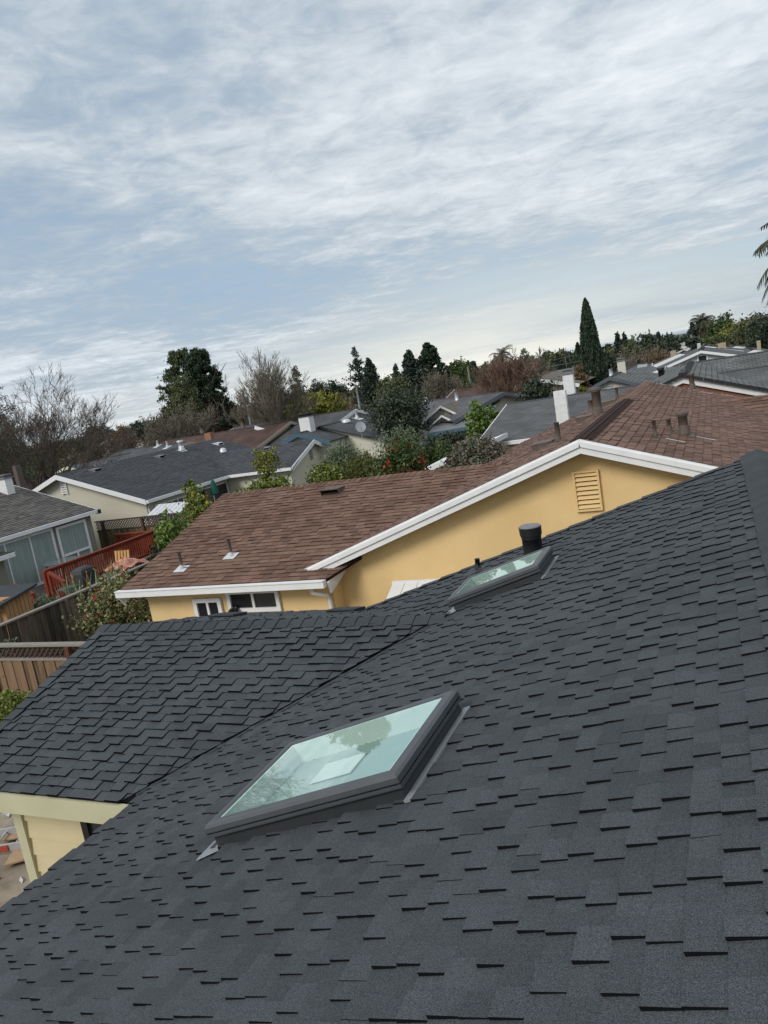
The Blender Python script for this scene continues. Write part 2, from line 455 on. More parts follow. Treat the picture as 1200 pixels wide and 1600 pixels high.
class MB:
    def __init__(s):
        s.v, s.f, s.m, s.uv = [], [], [], []

    def face(s, pts, mi=0, uv=None):
        b = len(s.v)
        s.v.extend([tuple(float(c) for c in p) for p in pts])
        s.f.append(tuple(range(b, b + len(pts))))
        s.m.append(mi)
        s.uv.append(uv)

    def solid(s, verts, faces, mi=0):
        b = len(s.v)
        s.v.extend([tuple(float(c) for c in p) for p in verts])
        for f in faces:
            s.f.append(tuple(b + i for i in f))
            s.m.append(mi)
            s.uv.append(None)

    def box(s, x0, x1, y0, y1, z0, z1, mi=0):
        s.obox((x0, y0, z0), (x1 - x0, 0, 0), (0, y1 - y0, 0), (0, 0, z1 - z0), mi)

    def obox(s, o, a, b, c, mi=0):
        o, a, b, c = (np.array(t, float) for t in (o, a, b, c))
        p = [o, o + a, o + a + b, o + b, o + c, o + a + c, o + a + b + c, o + b + c]
        s.solid(p, [(3, 2, 1, 0), (4, 5, 6, 7), (0, 1, 5, 4), (1, 2, 6, 5), (2, 3, 7, 6), (3, 0, 4, 7)], mi)

    def bar(s, p, q, w, h, mi=0, up=(0, 0, 1)):
        """bar of width w and height h whose centre line runs p to q"""
        p, q, up = np.array(p, float), np.array(q, float), np.array(up, float)
        d = q - p
        r = np.cross(d, up)
        r = r / np.linalg.norm(r)
        u = np.cross(r, d)
        u = u / np.linalg.norm(u)
        s.obox(p - r * w / 2 - u * h / 2, d, r * w, u * h, mi)

    def tube(s, pts, rads, n=8, mi=0, caps=True):
        pts = [np.array(p, float) for p in pts]
        rings = []
        b = len(s.v)
        for i, p in enumerate(pts):
            d = pts[min(i + 1, len(pts) - 1)] - pts[max(i - 1, 0)]
            d = d / (np.linalg.norm(d) + 1e-9)
            a = np.cross(d, (0, 0, 1.0) if abs(d[2]) < 0.9 else (1.0, 0, 0))
            a = a / np.linalg.norm(a)
            c = np.cross(d, a)
            for k in range(n):
                t = 2 * math.pi * k / n
                s.v.append(tuple(p + rads[i] * (a * math.cos(t) + c * math.sin(t))))
        for i in range(len(pts) - 1):
            for k in range(n):
                k2 = (k + 1) % n
                s.f.append((b + i * n + k, b + i * n + k2, b + (i + 1) * n + k2, b + (i + 1) * n + k))
                s.m.append(mi)
                s.uv.append(None)
        if caps:
            s.f.append(tuple(b + k for k in range(n)))
            s.f.append(tuple(b + (len(pts) - 1) * n + k for k in range(n))[::-1])
            s.m += [mi, mi]
            s.uv += [None, None]

    def build(s, name, mats, parent=None, smooth=False):
        if not isinstance(mats, (list, tuple)):
            mats = [mats]
        off = np.array(wloc(parent)) if parent is not None else np.zeros(3)
        me = bpy.data.meshes.new(name)
        vs = np.array(s.v, float) - off
        me.from_pydata([tuple(v) for v in vs], [], s.f)
        for m in mats:
            me.materials.append(m)
        me.polygons.foreach_set('material_index', s.m)
        if any(u is not None for u in s.uv):
            lay = me.uv_layers.new(name='UVMap')
            k = 0
            dat = np.zeros((len(me.loops), 2))
            for f, u in zip(s.f, s.uv):
                if u is not None:
                    dat[k:k + len(f)] = u
                k += len(f)
            lay.data.foreach_set('uv', dat.ravel())
        if smooth:
            me.polygons.foreach_set('use_smooth', [True] * len(me.polygons))
        me.update()
        o = bpy.data.objects.new(name, me)
        C.objects.link(o)
        if parent is not None:
            o.parent = parent
        return o


def own(mb, name, mats, label, cat, loc, group=None, smooth=False):
    """a thing that is one mesh, its origin at loc"""
    e = bpy.data.objects.new('x', None)
    e.location = tuple(float(c) for c in loc)
    o = mb.build(name, mats, e, smooth)
    o.parent = None
    o.location = e.location
    bpy.data.objects.remove(e)
    return tag(o, label, cat, group)


# ------------------------------------------------------------------ shingles
def clip(poly, outline):
    out = poly
    k = len(outline)
    for i in range(k):
        a, b = outline[i], outline[(i + 1) % k]
        ex, ey = b[0] - a[0], b[1] - a[1]
        src, out = out, []
        if not src:
            return []
        for j in range(len(src)):
            p, q = src[j], src[(j + 1) % len(src)]
            sp = ex * (p[1] - a[1]) - ey * (p[0] - a[0])
            sq = ex * (q[1] - a[1]) - ey * (q[0] - a[0])
            if sp >= 0:
                out.append(p)
            if (sp >= 0) != (sq >= 0):
                t = sp / (sp - sq)
                out.append((p[0] + t * (q[0] - p[0]), p[1] + t * (q[1] - p[1])))
    return out


def shingle(mb, O, U, V, N, outline, e, wr, heights, seed, holes=(), mi=0, side=1, jit=0.003, base=0.0, runs=0.35, wedge=0.007):
    """overlapping tabs, every one a wedge whose butt is thicker than its head; outline is convex and counter-clockwise in (u, v)"""
    rng = random.Random(seed)
    O, U, V, N = (np.array(t, float) for t in (O, U, V, N))
    us = [p[0] for p in outline]
    vs = [p[1] for p in outline]
    k = 0
    v = min(vs)
    while v < max(vs) - 0.01:
        u = min(us) - rng.random() * wr[1]
        ph = None
        while u < max(us):
            w = rng.uniform(*wr)
            half = len(heights) // 2
            if ph is None:
                ph = rng.random() < .5
            elif rng.random() > runs:
                ph = not ph
            h = rng.choice(heights[half:] if ph else heights[:half] or heights)
            va = v + rng.uniform(-jit, jit)
            vb = v + e * 1.03
            rects = [(u, u + w, va, vb)]
            for (hu0, hu1, hv0, hv1) in holes:
                nr = []
                for (a, b, c, d) in rects:
                    if b <= hu0 or a >= hu1 or d <= hv0 or c >= hv1:
                        nr.append((a, b, c, d))
                        continue
                    if a < hu0:
                        nr.append((a, hu0, c, d))
                    if b > hu1:
                        nr.append((hu1, b, c, d))
                    a2, b2 = max(a, hu0), min(b, hu1)
                    if c < hv0:
                        nr.append((a2, b2, c, hv0))
                    if d > hv1:
                        nr.append((a2, b2, hv1, d))
                rects = nr
            hh = h + rng.uniform(-0.001, 0.001)
            for (a, b, c, d) in rects:
                if b - a < 0.004 or d - c < 0.004:
                    continue
                poly = clip([(a, c), (b, c), (b, d), (a, d)], outline)
                if len(poly) < 3:
                    continue
                b0 = len(mb.v)
                n = len(poly)
                for (pu, pv) in poly:
                    t = (pv - va) / (vb - va)
                    mb.v.append(tuple(O + U * pu + V * pv + N * (base + hh * (1 - 0.45 * t) + wedge * (1 - t) + 0.001)))
                for (pu, pv) in poly:
                    mb.v.append(tuple(O + U * pu + V * pv + N * (base - 0.002)))
                mb.f.append(tuple(range(b0, b0 + n)))
                mb.m.append(mi)
                mb.uv.append(None)
                for i in range(n):
                    j = (i + 1) % n
                    mb.f.append((b0 + j, b0 + i, b0 + n + i, b0 + n + j))
                    mb.m.append(side)
                    mb.uv.append(None)
            u += w
        v += e
        k += 1


def caps(mb, A, B, left, right, w, e, th, seed, mi=0, side=1, bulge=0.0):
    """bent cap shingles overlapping along a ridge from A to B; left/right are unit vectors down each slope"""
    rng = random.Random(seed)
    A, B, left, right = (np.array(t, float) for t in (A, B, left, right))
    D = B - A
    Ln = np.linalg.norm(D)
    D = D / Ln
    up = -(left + right)
    up = up / np.linalg.norm(up)
    n = int(Ln / e)
    for i in range(n):
        a = A + D * (i * e + rng.uniform(-.004, .004))
        b = A + D * min((i + 1) * e + 0.02, Ln)
        h0, h1 = th + rng.uniform(0, .003), th * 0.35
        wj = w + rng.uniform(-.006, .006)
        sec = []
        for (p, h) in ((a, h0), (b, h1)):
            nl = up
            sec.append([p + left * wj + up * h * 0.9, p + left * wj * .5 + up * (h + bulge), p + up * (h + bulge * 1.2), p + right * wj * .5 + up * (h + bulge), p + right * wj + up * h * 0.9])
            sec.append([p + left * wj - up * 0.004, p + left * wj * .5 - up * .004, p - up * .004, p + right * wj * .5 - up * .004, p + right * wj - up * 0.004])
        b0 = len(mb.v)
        for sgroup in sec:
            mb.v.extend([tuple(q) for q in sgroup])
        for k in range(4):
            mb.f.append((b0 + k, b0 + k + 1, b0 + 10 + k + 1, b0 + 10 + k))
            mb.m.append(mi)
            mb.f.append((b0 + k, b0 + 5 + k, b0 + 5 + k + 1, b0 + k + 1))
            mb.m.append(side)
        mb.f.append((b0, b0 + 10, b0 + 15, b0 + 5))
        mb.f.append((b0 + 4, b0 + 9, b0 + 19, b0 + 14))
        mb.m += [side, side]
        mb.uv += [None] * 10


# ------------------------------------------------------------------ roof fittings
def vent_pipe(root, base, h, r, m, flash=None, cap=None, name='vent_pipe', n=12):
    b = MB()
    x, y, z = base
    b.tube([(x, y, z - 0.1), (x, y, z + h)], [r, r], n)
    o = b.build(name, m, root, True)
    if cap is not None:
        c = MB()
        c.tube([(x, y, z + h + .001), (x, y, z + h + r * .35), (x, y, z + h + r * .36), (x, y, z + h + r * .9)], [r * 1.25, r * 1.25, r * 1.45, r * 1.35], n)
        c.build('vent_cap', cap, o)
    if flash is not None:
        fm, sl, s = flash          # material, up-slope vector, half size
        f = MB()
        sl = np.array(sl, float)
        sl = sl / np.linalg.norm(sl)
        c = np.cross(sl, (0, 0, 1))
        c = c / np.linalg.norm(c)
        nn = np.cross(c, sl)
        f.obox(np.array(base) - sl * s - c * s + nn * .014, sl * 1.7 * s, c * 2 * s, nn * .006)
        f.tube([np.array(base) + nn * .02, np.array(base) + nn * .03 + np.array((0, 0, r * 1.8))], [r * 1.45, r * 1.05], n)
        f.build('pipe_flashing', fm, o)
    return o


def low_vent(root, base, sl, s, m, dark, lift=0.11):
    """low box vent on a slope: a lid raised on a dark throat"""
    sl = np.array(sl, float)
    sl = sl / np.linalg.norm(sl)
    c = np.cross(sl, (0, 0, 1))
    c = c / np.linalg.norm(c)
    nn = np.cross(c, sl)
    base = np.array(base, float)
    b = MB()
    lo, hi = base - sl * s * .8, base + sl * s * .8
    v = [lo - c * s + nn * lift, lo + c * s + nn * lift, hi + c * s + nn * .03, hi - c * s + nn * .03]
    v += [p + nn * .02 for p in v]
    b.solid(v, [(3, 2, 1, 0), (4, 5, 6, 7), (0, 1, 5, 4), (1, 2, 6, 5), (2, 3, 7, 6), (3, 0, 4, 7)])
    for k in (-1, 1):
        q = base + c * s * .97 * k
        b.solid([lo + c * s * .97 * k + nn * .01, hi + c * s * .97 * k + nn * .01, hi + c * s * .97 * k + nn * .035, lo + c * s * .97 * k + nn * lift], [(0, 1, 2, 3)])
    o = b.build('roof_vent', m, root)
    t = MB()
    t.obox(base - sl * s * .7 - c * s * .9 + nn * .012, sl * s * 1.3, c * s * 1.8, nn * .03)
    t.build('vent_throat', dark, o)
    f = MB()
    f.obox(base - sl * s * 1.05 - c * s * 1.25 + nn * .012, sl * s * 2.2, c * s * 2.5, nn * .006)
    f.build('vent_flange', m, o)
    return o


def chimney(root, base, w, d, h, m, capm=None, caph=0.12, name='chimney', yaw=0.0):
    x, y, z = base
    b = MB()
    rows = max(3, int(h / 0.12))
    for i in range(rows):
        g = 0.004 if i % 2 else 0.0
        b.box(x - w / 2 + g, x + w / 2 - g, y - d / 2 + g, y + d / 2 - g, z + h * i / rows, z + h * (i + 1) / rows - .002)
    o = b.build(name, m, root)
    if capm is not None:
        c = MB()
        c.box(x - w / 2 - .05, x + w / 2 + .05, y - d / 2 - .05, y + d / 2 + .05, z + h + .001, z + h + .05)
        c.box(x - w / 2 + .05, x + w / 2 - .05, y - d / 2 + .05, y + d / 2 - .05, z + h + .05, z + h + caph)
        c.box(x - w / 2 - .02, x + w / 2 + .02, y - d / 2 - .02, y + d / 2 + .02, z + h + caph, z + h + caph + .04)
        c.build('chimney_cap', capm, o)
    return o


def window(root, o, a, up, nrm, w, h, trim, glass, tw=0.07, mull=1, horiz=0, name='window', deep=0.05):
    """framed window: o = lower corner on the wall, a = unit along the wall, nrm = outward"""
    o, a, up, nrm = (np.array(t, float) for t in (o, a, up, nrm))
    b = MB()
    b.obox(o, a * w, up * tw, nrm * deep)
    b.obox(o + up * (h - tw), a * w, up * tw, nrm * deep)
    b.obox(o + up * tw, a * tw, up * (h - 2 * tw), nrm * deep)
    b.obox(o + up * tw + a * (w - tw), a * tw, up * (h - 2 * tw), nrm * deep)
    for i in range(mull):
        b.obox(o + up * tw + a * (w * (i + 1) / (mull + 1) - .025), a * .05, up * (h - 2 * tw), nrm * deep * .8)
    for i in range(horiz):
        b.obox(o + a * tw + up * (h * (i + 1) / (horiz + 1) - .012) + nrm * .012, a * (w - 2 * tw), up * .024, nrm * deep * .5)
    ob = b.build(name, trim, root)
    g = MB()
    g.obox(o + up * tw * .9 + a * tw * .9 + nrm * .004, a * (w - 1.8 * tw), up * (h - 1.8 * tw), nrm * .008)
    g.build('window_pane', glass, ob)
    return ob


# ------------------------------------------------------------------ generic gabled house
def block(root, p0, dirv, Ln, hl, hr, zr, tan, roofm, wallm, trimm, oe=0.45, og=(0.3, 0.3), tabs=None, fw=0.2, fasc=('g0', 'g1', 'eL', 'eR'),
          gutter=True, rear_wall=True, cap=True, first=True):
    """one gabled block; returns plane data for placing fittings. roofm: material, or (tab material, edge material)"""
    d = np.array([dirv[0], dirv[1], 0.0])
    d = d / np.linalg.norm(d)
    r = np.array([d[1], -d[0], 0.0])
    p = np.array([p0[0], p0[1], zr], float)
    cos = 1 / math.sqrt(1 + tan * tan)
    sin = tan * cos
    rb = MB()
    info = {}
    for sgn, hw, nm in ((1, hr, 'R'), (-1, hl, 'L')):
        if hw <= 0:
            continue
        O = p + r * sgn * hw + np.array([0, 0, -hw * tan])
        V = -r * sgn * cos + np.array([0, 0, sin])
        U = d if sgn > 0 else -d
        if sgn < 0:
            O = O + d * Ln
        N = np.cross(U, V)
        S = hw / cos
        info[nm] = (O, U, V, N, S)
        q = [O, O + U * Ln, O + U * Ln + V * S, O + V * S]
        low = [t - N * .05 for t in q]
        rb.solid(q + low, [(7, 6, 5, 4), (0, 4, 5, 1), (1, 5, 6, 2), (3, 7, 4, 0)], 1 if isinstance(roofm, tuple) else 0)
        if tabs:
            rb.face(q, 0, [(0, 0), (Ln, 0), (Ln, S), (0, S)])
            shingle(rb, O, U, V, N, [(0, -.02), (Ln, -.02), (Ln, S), (0, S)], tabs['e'], tabs['w'], tabs['h'], tabs['seed'] + sgn, jit=.002)
        else:
            rb.face(q, 0, [(0, 0), (Ln, 0), (Ln, S), (0, S)])
    if cap:
        lv = np.array(-r * cos + np.array([0, 0, -sin]))
        rv = np.array(r * cos + np.array([0, 0, -sin]))
        caps(rb, p + np.array([0, 0, .005]), p + d * Ln + np.array([0, 0, .005]), lv, rv, 0.15, 0.3, 0.022, 3, 0, 1 if isinstance(roofm, tuple) else 0)
    rb.build('roof', list(roofm) if isinstance(roofm, tuple) else roofm, root)
    if wallm is not None:
        wb = MB()
        a0, a1 = og[0], Ln - og[1]
        wl_, wr_ = max(hl - oe, 0), max(hr - oe, 0)
        prof = [(-wl_, GZ), (wr_, GZ), (wr_, zr - wr_ * tan - .06), (0, zr - .06), (-wl_, zr - wl_ * tan - .06)]
        A = [p * [1, 1, 0] + d * a0 + r * x + np.array([0, 0, z]) for x, z in prof]
        B = [p * [1, 1, 0] + d * a1 + r * x + np.array([0, 0, z]) for x, z in prof]
        wb.solid(A + B, [(0, 1, 2, 3, 4), (9, 8, 7, 6, 5), (1, 6, 7, 2), (5, 0, 4, 9)])
        wb.build('wall', wallm, root)
    if trimm is not None:
        for tagn, u0 in (('g0', -.035), ('g1', Ln)):
            if tagn not in fasc:
                continue
            fb = MB()
            for sgn, hw in ((1, hr), (-1, hl)):
                if hw <= 0:
                    continue
                a = p + d * u0 + np.array([0, 0, .012])
                e = p + d * u0 + r * sgn * (hw + .01) + np.array([0, 0, -(hw + .01) * tan + .012])
                dn = np.array([0, 0, -fw])
                t = d * .034
                fb.solid([a, e, e + dn, a + dn, a + t, e + t, e + dn + t, a + dn + t],
                         [(0, 1, 2, 3), (7, 6, 5, 4), (0, 4, 5, 1), (1, 5, 6, 2), (2, 6, 7, 3)] if sgn > 0 else
                         [(3, 2, 1, 0), (4, 5, 6, 7), (1, 5, 4, 0), (2, 6, 5, 1), (3, 7, 6, 2)])
            fb.build('fascia', trimm, root)
        for tagn, sgn, hw in (('eR', 1, hr), ('eL', -1, hl)):
            if tagn not in fasc or hw <= 0:
                continue
            gb = MB()
            e0 = p + r * sgn * (hw + .005) + np.array([0, 0, -(hw + .005) * tan - .015])
            o = e0 - np.array([0, 0, .13])
            gb.obox(o if sgn > 0 else o + d * Ln, d * Ln * sgn, r * sgn * (.11 if gutter else .03), (0, 0, .13))
            gb.build('gutter' if gutter else 'eave_fascia', trimm, root)
    return info


def on(plane, u, s, n=0.0):
    O, U, V, N, S = plane
    return O + U * u + V * s + N * n


def on_px(plane, uu, vv):
    """point of a roof plane under a photo pixel"""
    O, U, V, N, S = plane
    rr = ray(uu, vv)
    return rr * (N @ O) / (N @ rr)


# ================================================================== GROUND
g = MB()
n = 40
g.face([(-1500, -300, GZ), (1500, -300, GZ), (1500, 2600, GZ), (-1500, 2600, GZ)])
go = g.build('ground', mat('ground earth and grass', (0.070, 0.075, 0.040), (0.150, 0.135, 0.090), 0.95, scale=0.25, amount=0.5), None)
go['kind'] = 'structure'
g = MB()
rng = np.random.default_rng(4)
nx, ny = 60, 90
xs, ys = np.linspace(-13.9, -4.6, nx), np.linspace(-6, 9.2, ny)
hh = rng.normal(0, .012, (nx, ny))
hh = hh + 0.03 * np.sin(xs[:, None] * 2.1 + ys[None, :] * 1.3) + 0.05
for i in range(nx - 1):
    for j in range(ny - 1):
        g.f.append((i * ny + j, (i + 1) * ny + j, (i + 1) * ny + j + 1, i * ny + j + 1))
        g.m.append(0)
        g.uv.append(None)
g.v = [(xs[i], ys[j], GZ + 0.01 + hh[i, j]) for i in range(nx) for j in range(ny)]
do = g.build('dirt_yard', M['dirt'], None, True)
do['kind'] = 'structure'

# ================================================================== THE NEAR HOUSE (charcoal shingles)
TAN1 = math.tan(R(17.886))
C1, S1 = math.cos(R(17.886)), math.sin(R(17.886))
XE, XR = -4.42, 0.32                       # eave and ridge of the near slope


def z1(x):
    return TAN1 * x - 1.386 / C1


YF, YN = 8.60, -2.2                        # far rake, near end
home = thing('grey_roofed_house', 'nearest house, new charcoal shingle roof with two skylights and a black vent pipe', 'house', (-2, 4, GZ))
O1 = np.array([XE, YF, z1(XE)])
U1 = np.array([0, -1.0, 0])
V1 = np.array([C1, 0, S1])
N1 = np.array([-S1, 0, C1])
S_1 = (XR - XE) / C1
P1 = (O1, U1, V1, N1, S_1)


def uv1(x, y):
    return (YF - y, (x - XE) / C1)


# skylight openings, in y and v
SKY = [dict(y0=2.93, y1=3.80, v0=uv1(-2.645, 0)[1], v1=uv1(-1.495, 0)[1]),
       dict(y0=6.53, y1=7.13, v0=uv1(-2.43, 0)[1], v1=uv1(-1.585, 0)[1])]
holes = [(YF - s['y1'] + .05, YF - s['y0'] - .05, s['v0'] + .05, s['v1'] - .05) for s in SKY]
rb = MB()
ub = sorted({0, YF - YN} | {h for q in holes for h in q[:2]})
vb = sorted({0, S_1} | {h for q in holes for h in q[2:]})
for i in range(len(ub) - 1):
    for j in range(len(vb) - 1):
        cu, cv = (ub[i] + ub[i + 1]) / 2, (vb[j] + vb[j + 1]) / 2
        if any(q[0] < cu < q[1] and q[2] < cv < q[3] for q in holes):
            continue
        rb.face([on(P1, a, b) for a, b in ((ub[i], vb[j]), (ub[i + 1], vb[j]), (ub[i + 1], vb[j + 1]), (ub[i], vb[j + 1]))], 1)
EXP = 0.1016
HTS = (0.002, 0.004, 0.0125, 0.0160)
Lu = YF - YN
shingle(rb, O1, U1, V1, N1, [(0, -.02), (Lu, -.02), (Lu, S_1), (0, S_1)], EXP, (0.066, 0.130), HTS, 11, holes, jit=.003, runs=.13)
# far side of the same ridge
O1b = np.array([XR + (XR - XE), YN, z1(XE)])
shingle(rb, O1b, (0, 1, 0), (-C1, 0, S1), (S1, 0, C1), [(0, 0), (Lu, 0), (Lu, S_1), (0, S_1)], 0.2, (0.2, 0.4), HTS, 12)
q = [O1b, O1b + np.array([0, Lu, 0]), O1b + np.array([0, Lu, 0]) + np.array([-C1, 0, S1]) * S_1, O1b + np.array([-C1, 0, S1]) * S_1]
rb.face(q, 1)
# wing that runs out to the left
WX, WY0, WYR, WZR, WZE = -6.83, 4.09, 6.40, -2.275, -2.936
TAN2 = (WZR - WZE) / (WYR - WY0)
C2 = 1 / math.sqrt(1 + TAN2 ** 2)
S2 = TAN2 * C2
SW = (WYR - WY0) / C2
O2 = np.array([WX, WY0, WZE])
P2 = (O2, np.array([1.0, 0, 0]), np.array([0, C2, S2]), np.array([0, -S2, C2]), SW)
rb.face([on(P2, a, b, .012) for a, b in ((0, 0), (2.75, 0), (4.7, SW), (0, SW))], 1)
vx0, vx1 = (-1.4797) / .3227, (-1.4797 + TAN2 * (WYR - WY0)) / .3227
shingle(rb, *P2[:4], [(0, -.02), (vx0 - WX - .045, -.02), (vx1 - WX - .045, SW), (0, SW)], EXP, (0.09, 0.17), (0.002, 0.004, 0.015, 0.018), 21, jit=.005, runs=.15, base=.014)
O2b = np.array([-2.2, WYR + (WYR - WY0), WZE])
P2b = (O2b, np.array([-1.0, 0, 0]), np.array([0, -C2, S2]), np.array([0, S2, C2]), SW)
rb.face([on(P2b, a, b) for a, b in ((0, 0), (-2.2 - WX, 0), (-2.2 - WX, SW), (0, SW))], 1)
shingle(rb, *P2b[:4], [(0, -.02), (-2.2 - WX, -.02), (-2.2 - WX, SW), (0, SW)], EXP, (0.10, 0.19), (0.003, 0.006, 0.015), 22, jit=.004)
roof = rb.build('roof', [M['shingle'], M['cut']], home)

cb = MB()
caps(cb, (XR, YF + .02, z1(XR) + .012), (XR, YN, z1(XR) + .012), (-C1, 0, -S1), (C1, 0, -S1), 0.165, 0.13, 0.018, 5, bulge=.012)
cb.build('ridge_cap', [M['cap'], M['cut']], home)
cb = MB()
caps(cb, (-2.50, WYR, WZR + .026), (WX - .02, WYR, WZR + .026), (0, -C2, -S2), (0, C2, -S2), 0.135, 0.155, 0.013, 6, bulge=.008)
cb.build('ridge_cap', [M['cap'], M['cut']], home)
cb = MB()
caps(cb, (WX + .02, WY0 - .02, WZE + .026), (WX + .02, WYR, WZR + .026), (-.55, 0, -.83), (1, 0, 0), 0.12, 0.165, 0.018, 7)
cb.build('rake_cap', [M['shingle'], M['cut']], home)
cb = MB()
caps(cb, (XE - .02, YF - .02, z1(XE) + .012), (XR - .1, YF - .02, z1(XR - .1) + .012), (0, -1, 0), (0, .55, -.83), 0.12, 0.29, 0.020, 8)
cb.build('rake_cap', [M['shingle'], M['cut']], home)
# cut valley between the two slopes
vb_ = MB()
a = np.array([vx0 + .06, WY0 + .08, z1(vx0 + .06)])
b = np.array([vx1, WYR, z1(vx1)])
dv = b - a
w_ = np.cross(N1, dv)
w_ = w_ / np.linalg.norm(w_)
if w_[0] < 0:
    w_ = -w_
vb_.obox(a + N1 * .006 - w_ * .012, dv, w_ * .065, N1 * .013)
vb_.build('valley_strip', M['cap'], home)

# skylights
M['shaft'] = mat('white plaster light shaft', (0.78, 0.79, 0.77), (0.84, 0.84, 0.82), 0.9)
M['brightener'] = mat('pale grey green blind', (0.40, 0.46, 0.44), (0.46, 0.52, 0.50), 0.9, scale=2.5, amount=.5)  # for the added sheet that makes the skylight interior look brighter
gm = bpy.data.materials.new('tinted skylight glass')
gm.use_nodes = True
gn, gl = gm.node_tree.nodes, gm.node_tree.links
gn.clear()
tr = gn.new('ShaderNodeBsdfTransparent')
tr.inputs[0].default_value = (0.83, 0.95, 0.91, 1)
gs = gn.new('ShaderNodeBsdfGlossy')
gs.inputs['Color'].default_value = (0.90, 1.0, 0.97, 1)
gs.inputs['Roughness'].default_value = 0.012
lw = gn.new('ShaderNodeLayerWeight')
lw.inputs['Blend'].default_value = 0.5
pw = gn.new('ShaderNodeMath')
pw.operation = 'POWER'
pw.inputs[1].default_value = 3.3
gl.new(lw.outputs['Facing'], pw.inputs[0])
fr = gn.new('ShaderNodeMath')
fr.operation = 'MULTIPLY_ADD'
fr.inputs[1].default_value = 0.90
fr.inputs[2].default_value = 0.10
gl.new(pw.outputs[0], fr.inputs[0])
ms = gn.new('ShaderNodeMixShader')
gl.new(fr.outputs[0], ms.inputs[0])
gl.new(tr.outputs[0], ms.inputs[1])
gl.new(gs.outputs[0], ms.inputs[2])
go_ = gn.new('ShaderNodeOutputMaterial')
gl.new(ms.outputs[0], go_.inputs[0])
M['glass'] = gm


def skylight(s, big):
    def q(y, v, nn):
        return on(P1, YF - y, v, nn)

    def ring(off, nn):
        return [q(s['y0'] - off, s['v0'] - off, nn), q(s['y0'] - off, s['v1'] + off, nn), q(s['y1'] + off, s['v1'] + off, nn), q(s['y1'] + off, s['v0'] - off, nn)]

    def loft(mb, rings, mi=0):
        for r0, r1 in zip(rings[:-1], rings[1:]):
            for i in range(4):
                j = (i + 1) % 4
                mb.face([r0[i], r0[j], r1[j], r1[i]], mi)
    f = MB()
    loft(f, [ring(.012, .078), ring(.034, .078), ring(.036, .084), ring(.036, .100)])
    loft(f, [ring(.030, .1005), ring(.030, .104)], 1)
    loft(f, [ring(.034, .1045), ring(.036, .110), ring(.034, .134), ring(.022, .149), ring(.008, .154), ring(-.022, .154), ring(-.030, .150), ring(-.032, .138)])
    fo = f.build('skylight', [M['frame_metal'], M['cut']], home)
    c = MB()
    loft(c, [ring(.016, -.01), ring(.014, .045), ring(.012, .0795)])
    c.build('skylight_curb', M['curb_metal'], fo)
    h = MB()
    h.obox(q(s['y0'] - .045, s['v1'] + .018, .010), np.array([0, s['y1'] - s['y0'] + .09, 0]), V1 * .042, N1 * .014)
    h.build('head_flashing', M['lead'], fo)
    sf = MB()
    sf.face([q(s['y0'] - .03, s['v0'] - .005, .0205), q(s['y0'] + .06, s['v0'] - .015, .0195), q(s['y0'] + .05, s['v0'] - .10, .019), q(s['y0'] - .10, s['v0'] - .10, .019), q(s['y0'] - .125, s['v0'] - .09, .019), q(s['y0'] - .075, s['v0'] + .04, .0205)])
    sf.obox(q(s['y0'] - .02, s['v0'] - .085, .017), np.array([0, s['y1'] - s['y0'] + .04, 0]), V1 * .07, N1 * .004)
    sf.build('sill_flashing', M['lead'], fo)
    gb = MB()
    gb.face(ring(-.028, .146))
    gb.build('skylight_glass', M['glass'], fo)
    sh = MB()
    r0, r1 = ring(-.05, .076), ring(-.05, -.95)
    loft(sh, [r0, r1])
    sh.face(r1)
    loft(sh, [ring(-.034, .145), ring(-.05, .142), ring(-.05, .076)])
    sh.build('light_shaft', M['shaft'], fo)
    bl = MB()
    bl.face([q(s['y0'] + .05, s['v0'] + .05, .02), q(s['y0'] + .05, s['v1'] - .05, .02), q(s['y1'] - .05, s['v1'] - .05, .02), q(s['y1'] - .05, s['v0'] + .05, .02)][::-1])
    bl.build('brightener', M['brightener'], fo)  # added pale sheet below the glass, catches sky light to brighten the pane
    if big:
        bl = MB()
        bl.obox(q(s['y1'] - .22, s['v0'] + .36, .03), V1 * .30, np.array([0, -.22, 0]), N1 * .004)
        bl.build('white_panel', M['shaft'], fo)
        bl = MB()
        bl.obox(q(s['y0'] + .07, s['v1'] - .13, .03), V1 * .05, np.array([0, .66, 0]), N1 * .02)
        bl.build('white_panel', M['shaft'], fo)


skylight(SKY[0], True)
skylight(SKY[1], False)

# vents of the near house
pb = on_px(P1, 834, 868)
top = at(822, 826, pb[1])
bp_ = vent_pipe(home, pb, top[2] - pb[2] - .08, 0.104, M['black_metal'], n=28)
k = MB()
hz_ = pb[2] + (top[2] - pb[2]) - .075
k.tube([(pb[0], pb[1], hz_ - .03), (pb[0], pb[1], hz_ + .0), (pb[0], pb[1], hz_ + .005), (pb[0], pb[1], hz_ + .075), (pb[0], pb[1], hz_ + .08), (pb[0], pb[1], hz_ + .095)], [.107, .109, .117, .120, .122, .122], 28)
k.build('vent_cap', M['black_metal'], bp_)
k = MB()
k.tube([(pb[0], pb[1], hz_ + .0955), (pb[0], pb[1], hz_ + .108)], [.118, .108], 28)
k.build('vent_lid', M['cap_grey'], bp_)
pb = on_px(P1, 748, 891)
top = at(742, 873, pb[1])
vent_pipe(home, pb, top[2] - pb[2], 0.03, M['black_metal'], flash=(M['curb_metal'], V1, .16))
low_vent(home, on_px(P2b, 356, 965), P2b[2], .2, M['cap'], M['cut'], .045)
low_vent(home, on_px(P2b, 541, 957), P2b[2], .2, M['cap'], M['cut'], .045)

